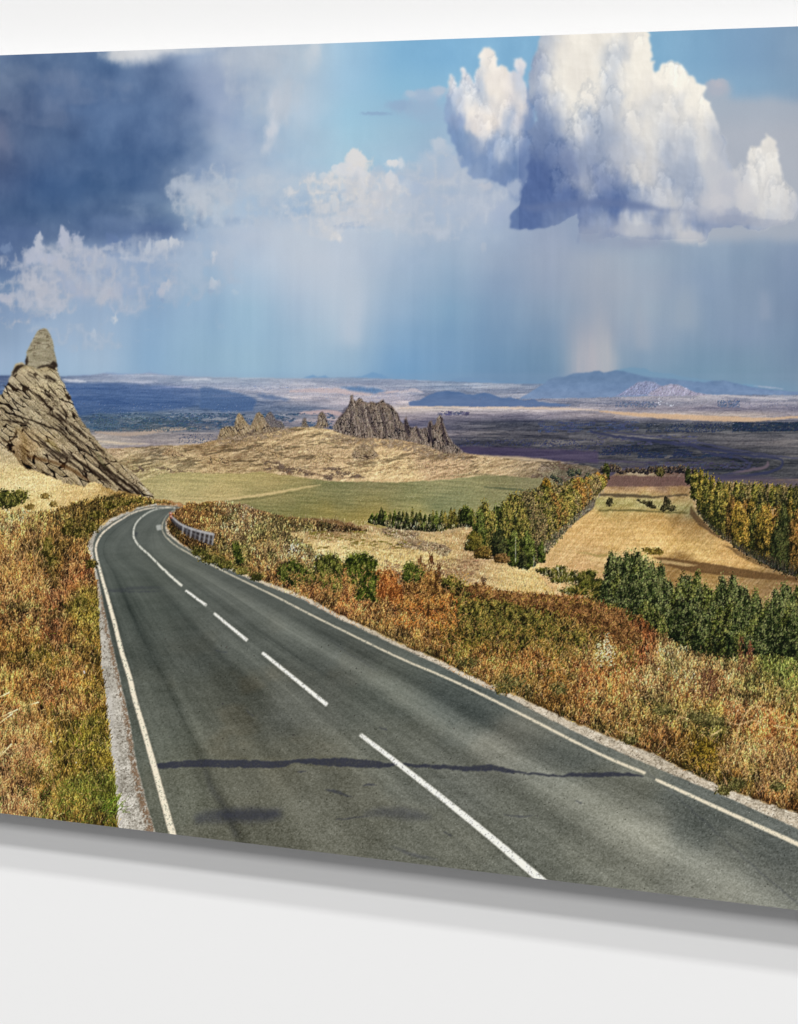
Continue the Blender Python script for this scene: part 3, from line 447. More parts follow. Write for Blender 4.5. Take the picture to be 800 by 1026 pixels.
def rocky(sl, m, ang, base, light, dark, along=22., across=4.5, seed=20, lab=None, crack=1., dens=.055, lit=(-.8, -.4), warm=(176, 152, 110), k=26):
    """stone split into slabs along one direction: dark joints, a lit edge on each slab, lichen tones"""
    x, y = PX[sl], PY[sl]; ca, sa = math.cos(ang), math.sin(ang)
    u = x * ca + y * sa; v = -x * sa + y * ca
    v = v + across * 1.0 * (fbm(x / (across * 3.2), y / (across * 3.2), 3, seed) - .5); u = u + across * 1.6 * (fbm(x / (across * 2), y / (across * 2), 2, seed + 3) - .5)
    f1, f2, cid, sx, sy = worley(u / along, v / across, seed)
    g1, g2, cid2, tx_, ty_ = worley(u / (along * .42) + 7, v / (across * .5), seed + 8)
    e = emboss(blur(fbm(x / 5, y / 5, 4, seed + 9, .55), .5) * 5, lit[0], lit[1], k)
    t = np.clip((fbm(x / 17, y / 13, 4, seed + 11) - .5) * 3 + .5, 0, 1)[..., None]
    c = np.asarray(base, np.float32) * (1 - t * .45) + np.asarray(warm, np.float32) * t * .45
    tone = (cid - .5) * 1.0 * k - np.clip(sy, -.6, .6) * k * 1.0 + (cid2 - .5) * .5 * k - np.clip(ty_, -.6, .6) * k * .5
    c = c + (tone + np.clip(e, -1.2 * k, 1.1 * k))[..., None] * np.array([1, .96, .86], np.float32)
    brk = fbm(x / 9, y / 9, 3, seed + 25)
    g = np.clip((.14 - (f2 - f1)) / .07, 0, 1) * np.clip((brk - .43) * 8, .12, 1) + .7 * np.clip((.10 - (g2 - g1)) / .08, 0, 1) * np.clip((fbm(x / 7, y / 7, 2, seed + 27) - .46) * 9, 0, 1)
    g = np.clip(g * crack, 0, .93)[..., None]
    hl = np.roll(g[..., 0], (1, 0), (0, 1)) * (1 - g[..., 0])
    c = c * (1 - .4 * hl[..., None]) + np.asarray(light, np.float32) * .4 * hl[..., None]
    c = c * (1 - g) + np.asarray(dark, np.float32) * g
    c += (fbm(x / 1.3, y / 1.3, 2, seed + 30) - .5)[..., None] * 30
    lay(sl, m, c, 1, lab)

def paint_mid():
    X, Y = PX, PY
    hill = part('printed_hill', None, 'straw coloured grassy hill printed below the jagged rocks')
    top = R4(200, 340, [(-1800, 470), (-800, 440), (-400, 440), (-140, 425), (0, 420), (40, 408), (75, 400), (140, 395), (200, 384), (290, 370), (350, 358), (400, 350), (460, 352), (530, 362), (700, 385), (800, 400), (1000, 440), (1100, 462), (1150, 470), (1220, 476), (1300, 484), (1400, 490), (1480, 498), (1560, 508), (1600, 520), (1640, 560)])
    sl, m = poly(top + [(610, 520), (-300, 560)], soft=.4, warp=1, wf=8)
    x, y = X[sl], Y[sl]
    A = [(120, 452, 190, 165, 130), (160, 452, 165, 145, 115), (110, 470, 160, 140, 105), (140, 465, 175, 155, 115), (180, 462, 195, 172, 128), (130, 478, 172, 158, 110), (160, 480, 176, 162, 115), (210, 445, 160, 135, 100), (220, 452, 175, 148, 108), (250, 440, 195, 168, 125), (240, 455, 150, 128, 98), (280, 435, 198, 172, 128), (300, 445, 165, 140, 105), (290, 460, 190, 165, 125), (320, 435, 205, 180, 135), (325, 450, 178, 152, 115), (340, 462, 200, 172, 130), (360, 470, 205, 178, 132), (390, 460, 210, 182, 135), (400, 445, 190, 160, 118), (420, 455, 185, 158, 122), (400, 475, 212, 184, 134), (440, 465, 195, 165, 125), (470, 462, 180, 152, 118), (500, 466, 190, 164, 125), (480, 474, 200, 175, 130), (540, 466, 175, 152, 120), (530, 474, 150, 132, 100), (575, 470, 120, 108, 90), (590, 476, 110, 98, 82), (560, 480, 100, 98, 78), (220, 466, 198, 172, 125), (245, 470, 180, 155, 112)]
    f = rbf(A, sl, 13) * np.array([.97, .975, 1.0], np.float32)
    h = fbm((x + y * 2.2) / 17, (y - x * .12) / 7, 3, 90, .6) * 16 + fbm((x + y * 1.4) / 7, y / 3, 3, 93) * 4
    e = emboss(blur(h, .4), -.8, -.5, 30)
    c = f + np.clip(e, -52, 30)[..., None] * np.array([1, .98, .85], np.float32) + (fbm(x / 1.6, y / 1.1, 3, 94, .7) - .5)[..., None] * 40
    rdg = np.clip((fbm((x + 2 * y) / 14, y / 3.5, 4, 89, .6) - .54) * 7, 0, 1) * np.clip((474 - y) / 8, 0, 1)
    c = c * (1 - rdg[..., None] * .3)
    lay(sl, m, c, 1, hill)
    # scrub patches on the hill
    for P_ in [R4(200, 340, [(255, 490), (300, 488), (360, 510), (400, 520), (450, 530), (455, 548), (400, 540), (330, 528), (262, 520)]), R4(200, 340, [(490, 520), (560, 510), (600, 530), (670, 552), (600, 556), (530, 545)]), R4(0, 320, [(500, 582), (560, 590), (600, 600), (560, 610), (520, 604)]), R4(0, 320, [(590, 582), (650, 590), (700, 600), (780, 610), (700, 612), (640, 600)]), R4(400, 340, [(500, 555), (560, 540), (660, 548), (780, 545), (760, 575), (640, 575), (560, 560)]), R4(400, 340, [(560, 510), (600, 490), (650, 492), (700, 505), (690, 520), (600, 525)])]:
        s2, q = poly(P_, soft=.6, warp=3, wf=5, seed=13); n = fbm(X[s2] / 2.6, Y[s2] / 1.8, 3, 96)
        lay(s2, q * np.clip((n - .34) * 5, 0, 1), np.array((92, 76, 64), np.float32) + (n[..., None] - .5) * 80, .9)
    HL = LAB == hill
    speck(205, 440, 480, 476, 1300, (112, 90, 66), .5, 1.6, dens=(13, 4, 97, .51), alpha=.4, within=HL); speck(100, 445, 240, 474, 900, (120, 100, 74), .5, 1.6, dens=(13, 4, 92, .51), alpha=.4, within=HL); speck(300, 445, 600, 478, 500, (96, 84, 70), .5, 1.2, dens=(12, 3, 99, .55), alpha=.5, within=HL); speck(250, 440, 460, 476, 500, (222, 196, 150), .5, 1.4, dens=(9, 3, 98, .5), alpha=.35, within=HL)
    # rock outcrops
    for P_, b in [(R4(200, 340, [(605, 470), (620, 440), (650, 420), (680, 418), (700, 440), (722, 470), (690, 482), (640, 484)]), (136, 118, 98)), (R4(200, 340, [(320, 480), (200, 440), (230, 430), (280, 440), (330, 470)]), (158, 134, 102)), (R4(200, 340, [(495, 545), (515, 538), (535, 552), (530, 566), (500, 562)]), (98, 84, 76)), (R4(0, 320, [(650, 545), (670, 520), (695, 518), (720, 535), (740, 550), (700, 552)]), (150, 126, 100)), (R4(200, 340, [(20, 480), (60, 465), (100, 480), (140, 500), (60, 498)]), (165, 140, 105)), (R4(200, 340, [(440, 500), (470, 460), (520, 458), (550, 490), (500, 496)]), (176, 152, 116)), (R4(400, 340, [(555, 525), (575, 490), (600, 500), (620, 530), (590, 536)]), (130, 116, 100))]:
        s2, q = poly(P_, soft=.6, warp=2, wf=4); rocky(s2, q, .5, b, (200, 178, 140), (70, 58, 50), 8, 3, seed=22, lab=part('printed_boulder'), k=18)
    group1 = part('printed_rocks', None, 'small pointed grey rocks printed at the left end of the hill')
    s2, q = poly(R4(200, 340, [(70, 400), (75, 392), (85, 360), (100, 350), (112, 346), (138, 350), (150, 302), (160, 293), (172, 305), (185, 330), (205, 348), (212, 330), (226, 298), (240, 290), (252, 300), (262, 318), (275, 294), (286, 290), (298, 310), (310, 326), (330, 330), (345, 356), (300, 370), (250, 380), (200, 388), (120, 398)]), soft=.4, warp=.8, wf=3)
    rocky(s2, q, 1.2, (128, 114, 98), (186, 168, 134), (56, 48, 48), 9, 3, seed=26, lab=group1, k=20)
    s2, q = poly(R4(200, 340, [(262, 322), (275, 294), (288, 290), (300, 314), (330, 335), (345, 356), (290, 352)]), soft=.5, warp=.8, wf=3); lay(s2, q, (92, 92, 104), .6)
    for P_, c in [(R4(200, 340, [(408, 352), (412, 325), (418, 314), (426, 316), (430, 335), (440, 352)]), (84, 82, 92)), (R4(200, 340, [(455, 354), (470, 340), (476, 305), (484, 292), (494, 289), (505, 305), (514, 335), (520, 350), (490, 358)]), (96, 88, 90))]:
        k_ = part('printed_rocks', None, 'lone dark pointed rock printed left of the big jagged crag' if P_[0][0] > 310 else 'tiny dark rock stub printed between the two rock groups')
        s2, q = poly(P_, soft=.4, warp=.5, wf=3); rocky(s2, q, 1.4, c, (150, 138, 124), (44, 40, 50), 8, 3, seed=28, lab=k_, k=16)
    crag = part('printed_crag', None, 'large jagged grey crag of upright slabs printed on the hilltop')
    P_ = R4(200, 340, [(530, 352), (545, 335), (560, 312), (580, 298), (596, 272), (602, 248), (605, 224), (612, 221), (618, 242), (628, 248), (640, 234), (655, 240), (662, 262), (672, 262), (682, 250), (690, 248), (700, 252), (706, 262), (716, 264), (728, 246), (738, 240), (748, 262), (760, 276), (768, 264), (778, 274), (790, 296), (797, 318), (808, 340), (815, 352), (822, 322), (828, 310), (836, 334), (845, 366), (858, 352), (870, 344), (878, 368), (892, 378), (906, 380), (914, 350), (920, 330), (930, 324), (938, 345), (946, 342), (954, 316), (964, 300), (974, 318), (984, 348), (996, 384), (1012, 408), (1030, 424), (1046, 440), (1060, 452), (1040, 462), (980, 456), (940, 440), (900, 422), (850, 410), (800, 402), (740, 400), (700, 396), (640, 398), (600, 386), (560, 374)])
    s2, q = poly([(334, 432), (343, 417), (351, 405), (360, 402.5), (372, 404), (381, 403), (391, 405), (398, 414), (403, 424), (408, 428), (416, 429), (428, 429), (446, 432), (452, 444), (440, 447), (400, 438)], soft=.4, warp=1.6, wf=3)
    rocky(s2, q, 1.36, (104, 94, 90), (170, 152, 130), (38, 33, 40), 11, 2.4, seed=33, lab=crag, crack=1.2, lit=(-.9, -.15), warm=(122, 104, 88), k=26)
    s2, q = poly(P_, soft=.3, warp=.9, wf=3)
    rocky(s2, q, 1.36, (118, 106, 98), (196, 176, 148), (34, 30, 38), 13, 2.6, seed=30, lab=crag, crack=1.3, dens=.085, lit=(-.9, -.15), warm=(132, 114, 98), k=30)
    for pts, w in [([(369, 408), (371, 420), (377, 434)], [1, 3.4, 2]), ([(381, 408), (385, 424), (388, 436)], [1, 2.6, 2]), ([(351, 402), (353, 416), (350, 428)], [1, 2, 1]), ([(394, 412), (397, 428), (400, 437)], [1, 2.8, 1.5]), ([(406, 420), (408, 430), (411, 438)], [2.5, 4, 2]), ([(431, 423), (431, 436), (434, 444)], [3, 5, 2]), ([(442, 418), (445, 434), (449, 446)], [1.5, 3, 2]), ([(362, 404), (364, 418), (368, 430)], [.8, 2, 1]), ([(340, 420), (345, 412), (351, 404)], [1, 3, 1]), ([(418, 428), (420, 436), (424, 441)], [2, 3, 1])]:
        s3, q3 = poly(ribbon(pts, w, 6), soft=.5, warp=1.2, wf=3); lay(s3, q3, (40, 34, 44), .62 if pts[0][0] > 400 else .36)
    for pts, w in [([(356, 404), (358, 418), (360, 430)], [1, 2.4, 1]), ([(376, 406), (380, 420), (384, 434)], [1, 1.8, 1]), ([(388, 406), (391, 420), (393, 434)], [1, 1.8, 1]), ([(437, 428), (440, 438), (443, 446)], [1, 2.4, 1]), ([(345, 418), (346, 426), (343, 432)], [1, 3, 1])]:
        s3, q3 = poly(ribbon(pts, w, 6), soft=.5, warp=1.2, wf=3); lay(s3, q3, (158, 142, 122), .5)
    # broken scree joining the crags to the slope
    for P_ in [[(326, 434), (345, 436), (375, 439), (400, 441), (425, 447), (450, 453), (466, 455), (480, 462), (455, 462), (425, 456), (395, 449), (365, 447), (340, 444), (322, 440)], [(216, 438), (240, 436), (262, 432), (286, 428), (300, 430), (280, 438), (250, 442), (222, 446)]]:
        s3, q3 = poly(P_, soft=1.2, warp=3, wf=4, seed=15); n3 = fbm(PX[s3] / 2.2, PY[s3] / 1.6, 3, 95, .6)
        lay(s3, q3 * np.clip((n3 - .34) * 5, 0, 1), np.array((122, 104, 84), np.float32) + (n3[..., None] - .5) * 120, .75)
    # green meadow
    mead = part('printed_meadow', None, 'green meadow with a pale track printed below the straw hill')
    s2, q = poly([(-200, 490), (130, 486), (145, 481), (160, 476), (185, 473), (205, 474), (237, 474.5), (262, 473), (278, 475), (320, 480.5), (350, 483), (400, 483), (430, 482), (455, 479.5), (480, 476), (510, 477), (540, 479), (556, 482), (560, 490), (548, 505), (520, 525), (370, 530), (250, 520), (150, 512), (100, 505)], soft=.6, warp=1.5, wf=10)
    A = [(140, 490, 160, 155, 105), (160, 488, 158, 156, 106), (200, 482, 160, 156, 104), (240, 480, 158, 152, 98), (280, 482, 152, 144, 92), (300, 488, 148, 142, 92), (180, 498, 178, 168, 115), (220, 496, 172, 162, 108), (260, 492, 160, 152, 100), (340, 488, 118, 124, 82), (300, 500, 110, 118, 74), (260, 504, 112, 118, 72), (340, 498, 112, 118, 76), (380, 490, 124, 126, 86), (400, 500, 118, 124, 80), (380, 505, 130, 130, 80), (340, 512, 138, 132, 72), (300, 512, 122, 122, 68), (370, 520, 145, 135, 72), (430, 488, 140, 142, 98), (420, 498, 118, 128, 86), (460, 492, 140, 142, 98), (450, 502, 105, 122, 84), (420, 508, 126, 134, 86), (470, 505, 120, 130, 88), (500, 488, 118, 122, 84), (530, 485, 125, 128, 92), (540, 495, 120, 122, 82), (420, 515, 168, 160, 95), (470, 513, 160, 152, 90), (500, 500, 130, 135, 90)]
    f = rbf(A, s2, 13); n = fbm(X[s2] / 22, (Y[s2] - X[s2] * .04) / 1.8, 4, 100, .6) - .5
    lay(s2, q, f + n[..., None] * np.array([40, 34, 26], np.float32) + (fbm(X[s2] / 1.3, Y[s2] / .9, 2, 103) - .5)[..., None] * 20 + np.array([8, 0, 4], np.float32), 1, mead)
    for pts, w, c, a in [([(228, 501), (245, 498), (265, 495.5), (290, 491), (310, 487.5), (322, 485.5)], [3, 2.6, 2.4, 2, 1.4, .6], (198, 176, 126), .9), ([(222, 503), (260, 499), (300, 492)], [2, 1.4, .6], (100, 96, 62), .6), ([(485, 488), (510, 490), (540, 492.5)], [1, 1.8, 1], (80, 88, 66), .7), ([(300, 470), (330, 478), (365, 478.5)], [1, 1.4, .8], (108, 88, 72), .6), ([(440, 478), (480, 475), (530, 480)], [.6, 1.2, .6], (96, 98, 70), .5)]:
        s3, q3 = poly(ribbon(pts, w, 6), soft=.35, warp=.8, wf=5); lay(s3, q3, c, a)
    speck(300, 499, 390, 501.5, 60, (186, 178, 130), .4, 1.); speck(405, 497.5, 418, 499, 14, (200, 196, 160), .4, .8)
    # dry ground behind the verge
    dry = part('printed_dry_grass', None, 'pale straw grassland printed between the road verge and the trees')
    s2, q = poly([(190, 506), (215, 501), (235, 505), (262, 512), (285, 518), (330, 520), (375, 528), (400, 531), (440, 536), (472, 530), (500, 548), (545, 566), (600, 582), (620, 620), (640, 700), (160, 700), (160, 520)], soft=.6, warp=2.5, wf=8)
    f = rbf([(250, 520, 150, 115, 75), (220, 510, 165, 120, 70), (290, 522, 120, 92, 60), (330, 528, 115, 90, 60), (360, 530, 135, 105, 72), (280, 540, 210, 182, 122), (330, 545, 218, 190, 130), (370, 545, 215, 190, 128), (400, 560, 214, 186, 124), (450, 540, 190, 160, 110), (430, 560, 205, 178, 118), (470, 545, 180, 148, 102), (480, 570, 160, 130, 95), (500, 578, 215, 186, 125), (540, 585, 212, 182, 120), (560, 590, 190, 160, 100), (400, 535, 150, 125, 90)], s2, 14)
    n = fbm(X[s2] / 18, (Y[s2] - X[s2] * .18) / 2.4, 4, 106, .6) - .5
    lay(s2, q, f + n[..., None] * 60 + (fbm(X[s2] / 1., Y[s2] / 1.4, 2, 107) - .5)[..., None] * 34, 1, dry)
    # fallen stone slabs at the edge of the dry ground
    for P_ in [R4(400, 480, [(-20, 190), (20, 185), (80, 220), (60, 245), (0, 240), (-60, 225), (-70, 200)]), R4(400, 480, [(-10, 252), (60, 240), (120, 250), (180, 262), (215, 290), (190, 310), (140, 296), (60, 280), (-10, 268)]), R4(200, 480, [(120, 120), (180, 98), (200, 108), (260, 140), (265, 150), (200, 142), (150, 136)])]:
        s3, q3 = poly(P_, soft=.5, warp=2, wf=4); rocky(s3, q3, .35, (140, 118, 92), (205, 182, 146), (62, 50, 42), 10, 2.2, seed=34, lab=part('printed_boulder', None, 'layered stone slabs printed in the dry grass'), k=24, crack=1.3, dens=.09)
    # ploughed and mown fields between the tree rows
    fld = part('printed_field', None, 'golden mown field printed between the two rows of trees')
    s2, q = poly([(600, 486), (620, 472), (640, 470), (692, 474), (693, 490), (695, 508), (706, 524), (726, 541), (752, 556), (776, 568), (800, 577), (1000, 620), (1000, 680), (700, 660), (560, 600), (540, 575), (545, 548), (575, 525), (596, 508)], soft=.6, warp=1, wf=8)
    A = [(625, 474, 135, 118, 95), (655, 474, 145, 128, 100), (680, 476, 112, 92, 84), (625, 482, 108, 84, 76), (655, 482, 106, 82, 76), (680, 484, 104, 84, 78), (620, 490, 205, 166, 112), (650, 490, 200, 160, 108), (680, 491, 196, 156, 106), (620, 500, 168, 160, 104), (650, 502, 156, 150, 98), (680, 502, 150, 146, 92), (690, 508, 110, 104, 74), (610, 508, 160, 152, 96), (620, 516, 190, 156, 98), (650, 518, 186, 150, 92), (685, 518, 150, 116, 70), (600, 525, 205, 168, 108), (640, 530, 212, 175, 112), (680, 530, 206, 168, 105), (700, 530, 160, 128, 80), (590, 540, 206, 168, 110), (620, 545, 208, 172, 112), (660, 545, 218, 182, 118), (700, 545, 210, 175, 112), (730, 550, 190, 150, 92), (570, 552, 200, 166, 112), (600, 558, 196, 162, 110), (720, 560, 214, 176, 114), (745, 562, 205, 165, 105), (560, 565, 205, 170, 118), (585, 572, 196, 158, 108), (680, 572, 150, 118, 72), (700, 580, 165, 132, 82), (740, 585, 160, 128, 82), (760, 578, 140, 112, 72), (790, 590, 150, 120, 82), (620, 565, 190, 160, 108)]
    f = rbf(A, s2, 9); x, y = X[s2], Y[s2]
    n = fbm((x + (y - 540) * .9) / 3.2, (y - 400) / 16, 4, 110, .6) - .5; n2 = fbm(x / 14, y / 2.2, 3, 112) - .5
    lay(s2, q, f + n[..., None] * 40 + n2[..., None] * 34 + (fbm(x / 1., y / 1., 2, 113) - .5)[..., None] * 26, 1, fld)
    for P_, c, a in [([(605, 476.5), (640, 477), (692, 478), (693, 486.5), (640, 487.5), (603, 487)], (104, 80, 76), .8), ([(600, 494), (630, 495), (660, 497), (688, 494.5), (690, 496.5), (650, 499.5), (600, 497)], (84, 72, 56), .85), ([(600, 510.5), (640, 511), (690, 513.5), (690, 515), (640, 512.6), (600, 512)], (90, 84, 50), .9), ([(655, 558), (668, 559), (700, 563), (740, 569), (770, 574), (800, 578), (800, 583), (760, 580), (720, 576), (690, 573), (668, 567)], (102, 76, 48), .85), ([(692, 505), (700, 518), (716, 533), (735, 545), (716, 536), (700, 526), (692, 516)], (92, 72, 50), .85), ([(724, 545), (745, 552), (765, 563), (790, 574), (770, 570), (745, 560)], (100, 78, 50), .7), ([(622, 473.5), (640, 472), (658, 475), (655, 477), (630, 476)], (170, 156, 128), .7), ([(576, 552), (600, 556), (620, 554), (600, 559)], (150, 136, 78), .6), ([(585, 560), (640, 558), (700, 566), (690, 568), (640, 561), (600, 563)], (214, 186, 130), .6)]:
        s3, q3 = poly(P_, soft=.5, warp=1.2, wf=6); lay(s3, q3, c, a)
    for k_ in range(16):
        x0 = 600 + k_ * 7; s3, q3 = poly(ribbon([(x0, 516 + k_ * .3), (x0 - 6 + k_ * 3, 535), (x0 - 14 + k_ * 7, 558)], [.5, .8, 1.1], 4), soft=.3, warp=1.5, wf=6); lay(s3, q3, (150, 118, 72), .25)
# ------------------------------------------------------------------ road geometry in the print
LEFT_LINE = [(176, 509), (163, 508.3), (157.5, 508.4), (148, 509.6), (140, 511.6), (131, 515), (122.5, 520), (114, 525), (107.5, 530), (102.5, 534.5), (99, 540), (96.8, 545), (96, 550), (96.6, 556), (98, 562.5), (102.5, 580), (107.5, 597.5), (115, 625), (122.5, 655), (130, 679), (135, 700), (150, 752), (172.5, 834), (182, 870)]
RIGHT_LINE = [(180, 509), (174, 511.5), (168, 516), (164.5, 521), (162.5, 527), (163.5, 533), (167.5, 539), (177.5, 547.5), (200, 560), (240, 580), (275, 597), (300, 610), (340, 630), (400, 659), (440, 676), (475, 692), (525, 717), (600, 755), (650, 776), (725, 812), (787, 840), (830, 860), (1000, 938), (1100, 984)]
LEFT_EDGE = [(176, 507.3), (157, 506.6), (140, 509.5), (122, 517.5), (106, 527.5), (97, 535), (93.5, 545), (93.4, 555), (95, 565), (99, 582), (103, 600), (109, 630), (117, 665), (130, 722), (137, 765), (146, 800), (155, 832), (165, 870)]
LEFT_GRAVEL = [(176, 506), (156, 505), (138, 507.5), (119, 515), (103, 524.5), (94, 532), (88.5, 543), (87, 553), (91, 563), (94.5, 575), (97, 590), (98.5, 610), (100, 645), (103, 685), (107, 715), (110, 752), (114, 780), (117, 802), (117, 827), (116, 870)]
RIGHT_EDGE = [(184, 508), (176, 511), (169.5, 517), (166, 523), (165.5, 529), (168, 535), (179, 545), (200, 557.5), (250, 580), (305, 601.5), (340, 620), (375, 636.5), (400, 648.5), (437, 665), (475, 684), (515, 701.5), (560, 725.5), (600, 744.5), (650, 766.5), (682, 779.5), (730, 799.5), (800, 831), (1000, 921), (1100, 966)]
RIGHT_GRAVEL = [(186, 507), (178, 510), (171, 516), (168, 523), (168, 528), (171, 533.5), (181, 543), (200, 555), (250, 577), (305, 597), (340, 615.5), (375, 632), (400, 644.5), (440, 660.5), (475, 678), (512, 694.5), (560, 717), (600, 734), (632, 746), (662, 758.5), (692, 774), (732, 792), (800, 815), (1000, 902), (1100, 945)]

def poly_dist(pts, x, y):
    d = np.full(x.shape, 1e9, np.float32)
    for (xa, ya), (xb, yb) in zip(pts[:-1], pts[1:]):
        dx, dy = xb - xa, yb - ya
        t = np.clip(((x - xa) * dx + (y - ya) * dy) / (dx * dx + dy * dy), 0, 1)
        d = np.minimum(d, (x - xa - t * dx) ** 2 + (y - ya - t * dy) ** 2)
    return np.sqrt(d)

def paint_rock():
    X, Y = PX, PY
    rock = part('printed_rock', None, 'tall pointed layered rock printed at the left edge beside the road')
    body = R4(0, 320, [(-420, 360), (-200, 330), (-60, 330), (10, 300), (24, 270), (35, 250), (45, 222), (52, 200), (60, 186), (72, 176), (85, 172), (100, 176), (104, 168), (108, 150), (110, 135), (114, 118), (126, 94), (140, 68), (150, 50), (158, 42), (172, 37), (184, 38), (191, 46), (198, 56), (206, 74), (210, 96), (214, 120), (220, 146), (226, 170), (230, 198), (234, 214), (244, 238), (256, 262), (276, 298), (292, 340), (310, 380), (330, 410), (352, 436), (372, 460), (400, 500), (432, 530), (466, 562), (500, 590), (532, 612), (552, 632), (575, 660), (600, 688), (622, 718), (600, 726), (560, 718), (500, 712), (440, 712), (400, 704), (340, 690), (300, 672), (250, 650), (200, 640), (150, 628), (110, 610), (80, 590), (60, 560), (40, 530), (0, 520), (-420, 520)])
    sl, m = poly(body, soft=.4, warp=2.0, wf=5, seed=16)
    rocky(sl, m, .74, (172, 158, 130), (212, 196, 160), (44, 33, 25), 26, 5.6, seed=14, lab=rock, crack=1., dens=.045, lit=(-.4, -.9), warm=(184, 168, 134), k=21)
    x, y = X[sl], Y[sl]
    tone = rbf([(10, 385, 0, 0, 0), (30, 380, 12, 10, 5), (20, 405, -8, -8, -8), (50, 385, 10, 10, 5), (60, 400, -6, -6, -6), (30, 415, -12, -10, -8), (10, 425, -22, -22, -22), (60, 425, -15, -15, -14), (80, 430, -22, -22, -20), (40, 440, 4, 0, -6), (25, 445, -25, -35, -40), (20, 460, -40, -45, -48), (60, 455, -4, -6, -6), (90, 460, -28, -30, -28), (110, 470, -22, -24, -24), (130, 480, -18, -20, -20), (50, 470, -28, -30, -30), (40, 345, 10, 6, -4), (46, 340, 18, 14, 0), (50, 355, -14, -10, -14), (34, 350, -8, -10, -20), (42, 362, -4, -8, -18), (0, 440, -10, -10, -10), (0, 410, -20, -20, -18)], sl, 9)
    lay(sl, m, IMG[sl] + tone)
    s3, q3 = poly(R4(0, 320, [(106, 186), (108, 160), (112, 122), (126, 94), (140, 68), (150, 48), (160, 40), (174, 36), (188, 40), (198, 56), (207, 76), (212, 100), (218, 130), (226, 168), (230, 190), (214, 190), (196, 186), (176, 188), (150, 200), (128, 190)]), soft=.5, warp=.8, wf=3, seed=17)
    xx, yy = X[s3], Y[s3]; a3 = fbm(xx / 9, yy / 2.2, 4, 172, .6); e3 = emboss(blur(fbm(xx / 5, yy / 3.5, 4, 174), .4) * 6, .3, -.9, 22)
    lay(s3, q3, np.array((156, 147, 122), np.float32) + np.clip(e3, -24, 20)[..., None] + ((a3 - .5) * 55)[..., None] - (np.clip((xx - 48) / 9, 0, 1) * 16)[..., None], 1)
    lines3 = np.clip((.05 - np.abs(fbm(xx / 14, (yy + xx * .15) / 3.4, 2, 176) - .5)) / .03, 0, 1) * (fbm(xx / 6, yy / 5, 2, 178) > .5); lay(s3, q3 * lines3 * .6, (86, 74, 56))
    def joint(pts, w, c=(40, 30, 24), a=.95, soft=.3):
        s2, q = poly(ribbon(R4(0, 320, pts), w, 6), soft=soft, warp=1.2, wf=4, seed=int(pts[0][0]) % 30); lay(s2, q, c, a)
    def lite(pts, w, c=(214, 198, 162), a=.55):
        s2, q = poly(ribbon(R4(0, 320, pts), w, 6), soft=.4, warp=1.2, wf=4, seed=int(pts[0][0]) % 30); lay(s2, q, c, a)
    joint([(50, 225), (62, 200), (80, 188), (100, 186)], [1, 3.4, 4, 1]); joint([(104, 185), (108, 165), (112, 150)], [2, 3, 1]); joint([(150, 198), (170, 188), (195, 186), (222, 196)], [1, 2.5, 2, 4]); joint([(200, 180), (215, 178), (226, 192)], [2, 5, 4]); joint([(175, 225), (200, 235), (222, 246)], [1, 2, 3.4])
    lite([(62, 182), (85, 176), (100, 184)], [1, 2.4, 1]); lite([(70, 215), (110, 200), (150, 212), (175, 235)], [1, 3, 2.5, 1])
    joint([(78, 258), (100, 270), (130, 290), (160, 310), (190, 345), (210, 365)], [1, 2.4, 1.2, 2.4, 2.6, 4]); joint([(110, 215), (135, 232), (160, 240)], [.5, 1.2, .5]); joint([(170, 290), (195, 310), (200, 300)], [1, 2.4, 1]); joint([(190, 258), (215, 290), (235, 310)], [.8, 1.6, 1]); joint([(262, 300), (275, 312), (285, 322)], [2, 4, 1]); joint([(240, 340), (262, 372), (270, 385)], [1, 1.6, 2.6])
    joint([(0, 352), (30, 372), (80, 392), (130, 405), (180, 425), (240, 450), (300, 500), (340, 530)], [1.2, 1.6, 1.8, 1.2, 2, 1.4, 2, 1]); joint([(0, 400), (50, 408), (110, 420)], [.8, 1.6, 1]); joint([(0, 470), (30, 490), (60, 470), (66, 440)], [1, 2, 2.4, 2], (66, 50, 34)); joint([(80, 500), (95, 540), (100, 580)], [3, 5, 4], (78, 58, 36), .45, 1)
    for k in range(20):
        x0, y0 = 105 + k * 20, 455 + k * 10 + rng.uniform(-22, 22); L = rng.uniform(50, 130)
        joint([(x0, y0), (x0 + L * .5, y0 + L * .44), (x0 + L, y0 + L * .84)], [.4, rng.uniform(1.2, 3), .4], a=.8)
        lite([(x0 + 6, y0 - 5), (x0 + L * .5 + 6, y0 + L * .44 - 7), (x0 + L, y0 + L * .84 - 6)], [.4, 1.6, .4], a=.4)
    for k in range(34):
        t = rng.uniform(0, 1); x0 = 200 + t * 340; y0 = 380 + t * 310 + rng.uniform(-90, 10) * (1 - t * .4) + 20; L = rng.uniform(30, 90)
        joint([(x0 - 10, y0), (x0 + L * .45, y0 + L * .5), (x0 + L, y0 + L)], [.3, rng.uniform(1, 2.4), .3], a=.8)
    for k in range(26):
        x0, y0 = rng.uniform(10, 250), rng.uniform(250, 420); L = rng.uniform(14, 46)
        if x0 > 60 + (y0 - 250) * 1.1 + 150: continue
        joint([(x0, y0), (x0 + L * .6, y0 + L * .5), (x0 + L, y0 + L * .75)], [.3, rng.uniform(.8, 1.8), .3], a=.7)
    joint([(110, 545), (160, 560), (220, 575), (300, 610), (360, 650)], [1, 4, 3, 4, 2], (92, 66, 40), .75, .8); joint([(180, 480), (210, 500), (240, 530)], [2, 5, 2], (128, 112, 66), .55, 1.2); joint([(60, 440), (85, 450), (100, 500), (95, 560)], [2, 6, 6, 4], (124, 100, 60), .4, 1.4); joint([(380, 520), (400, 560), (430, 600)], [1, 3, 2], (96, 96, 66), .5, .8)
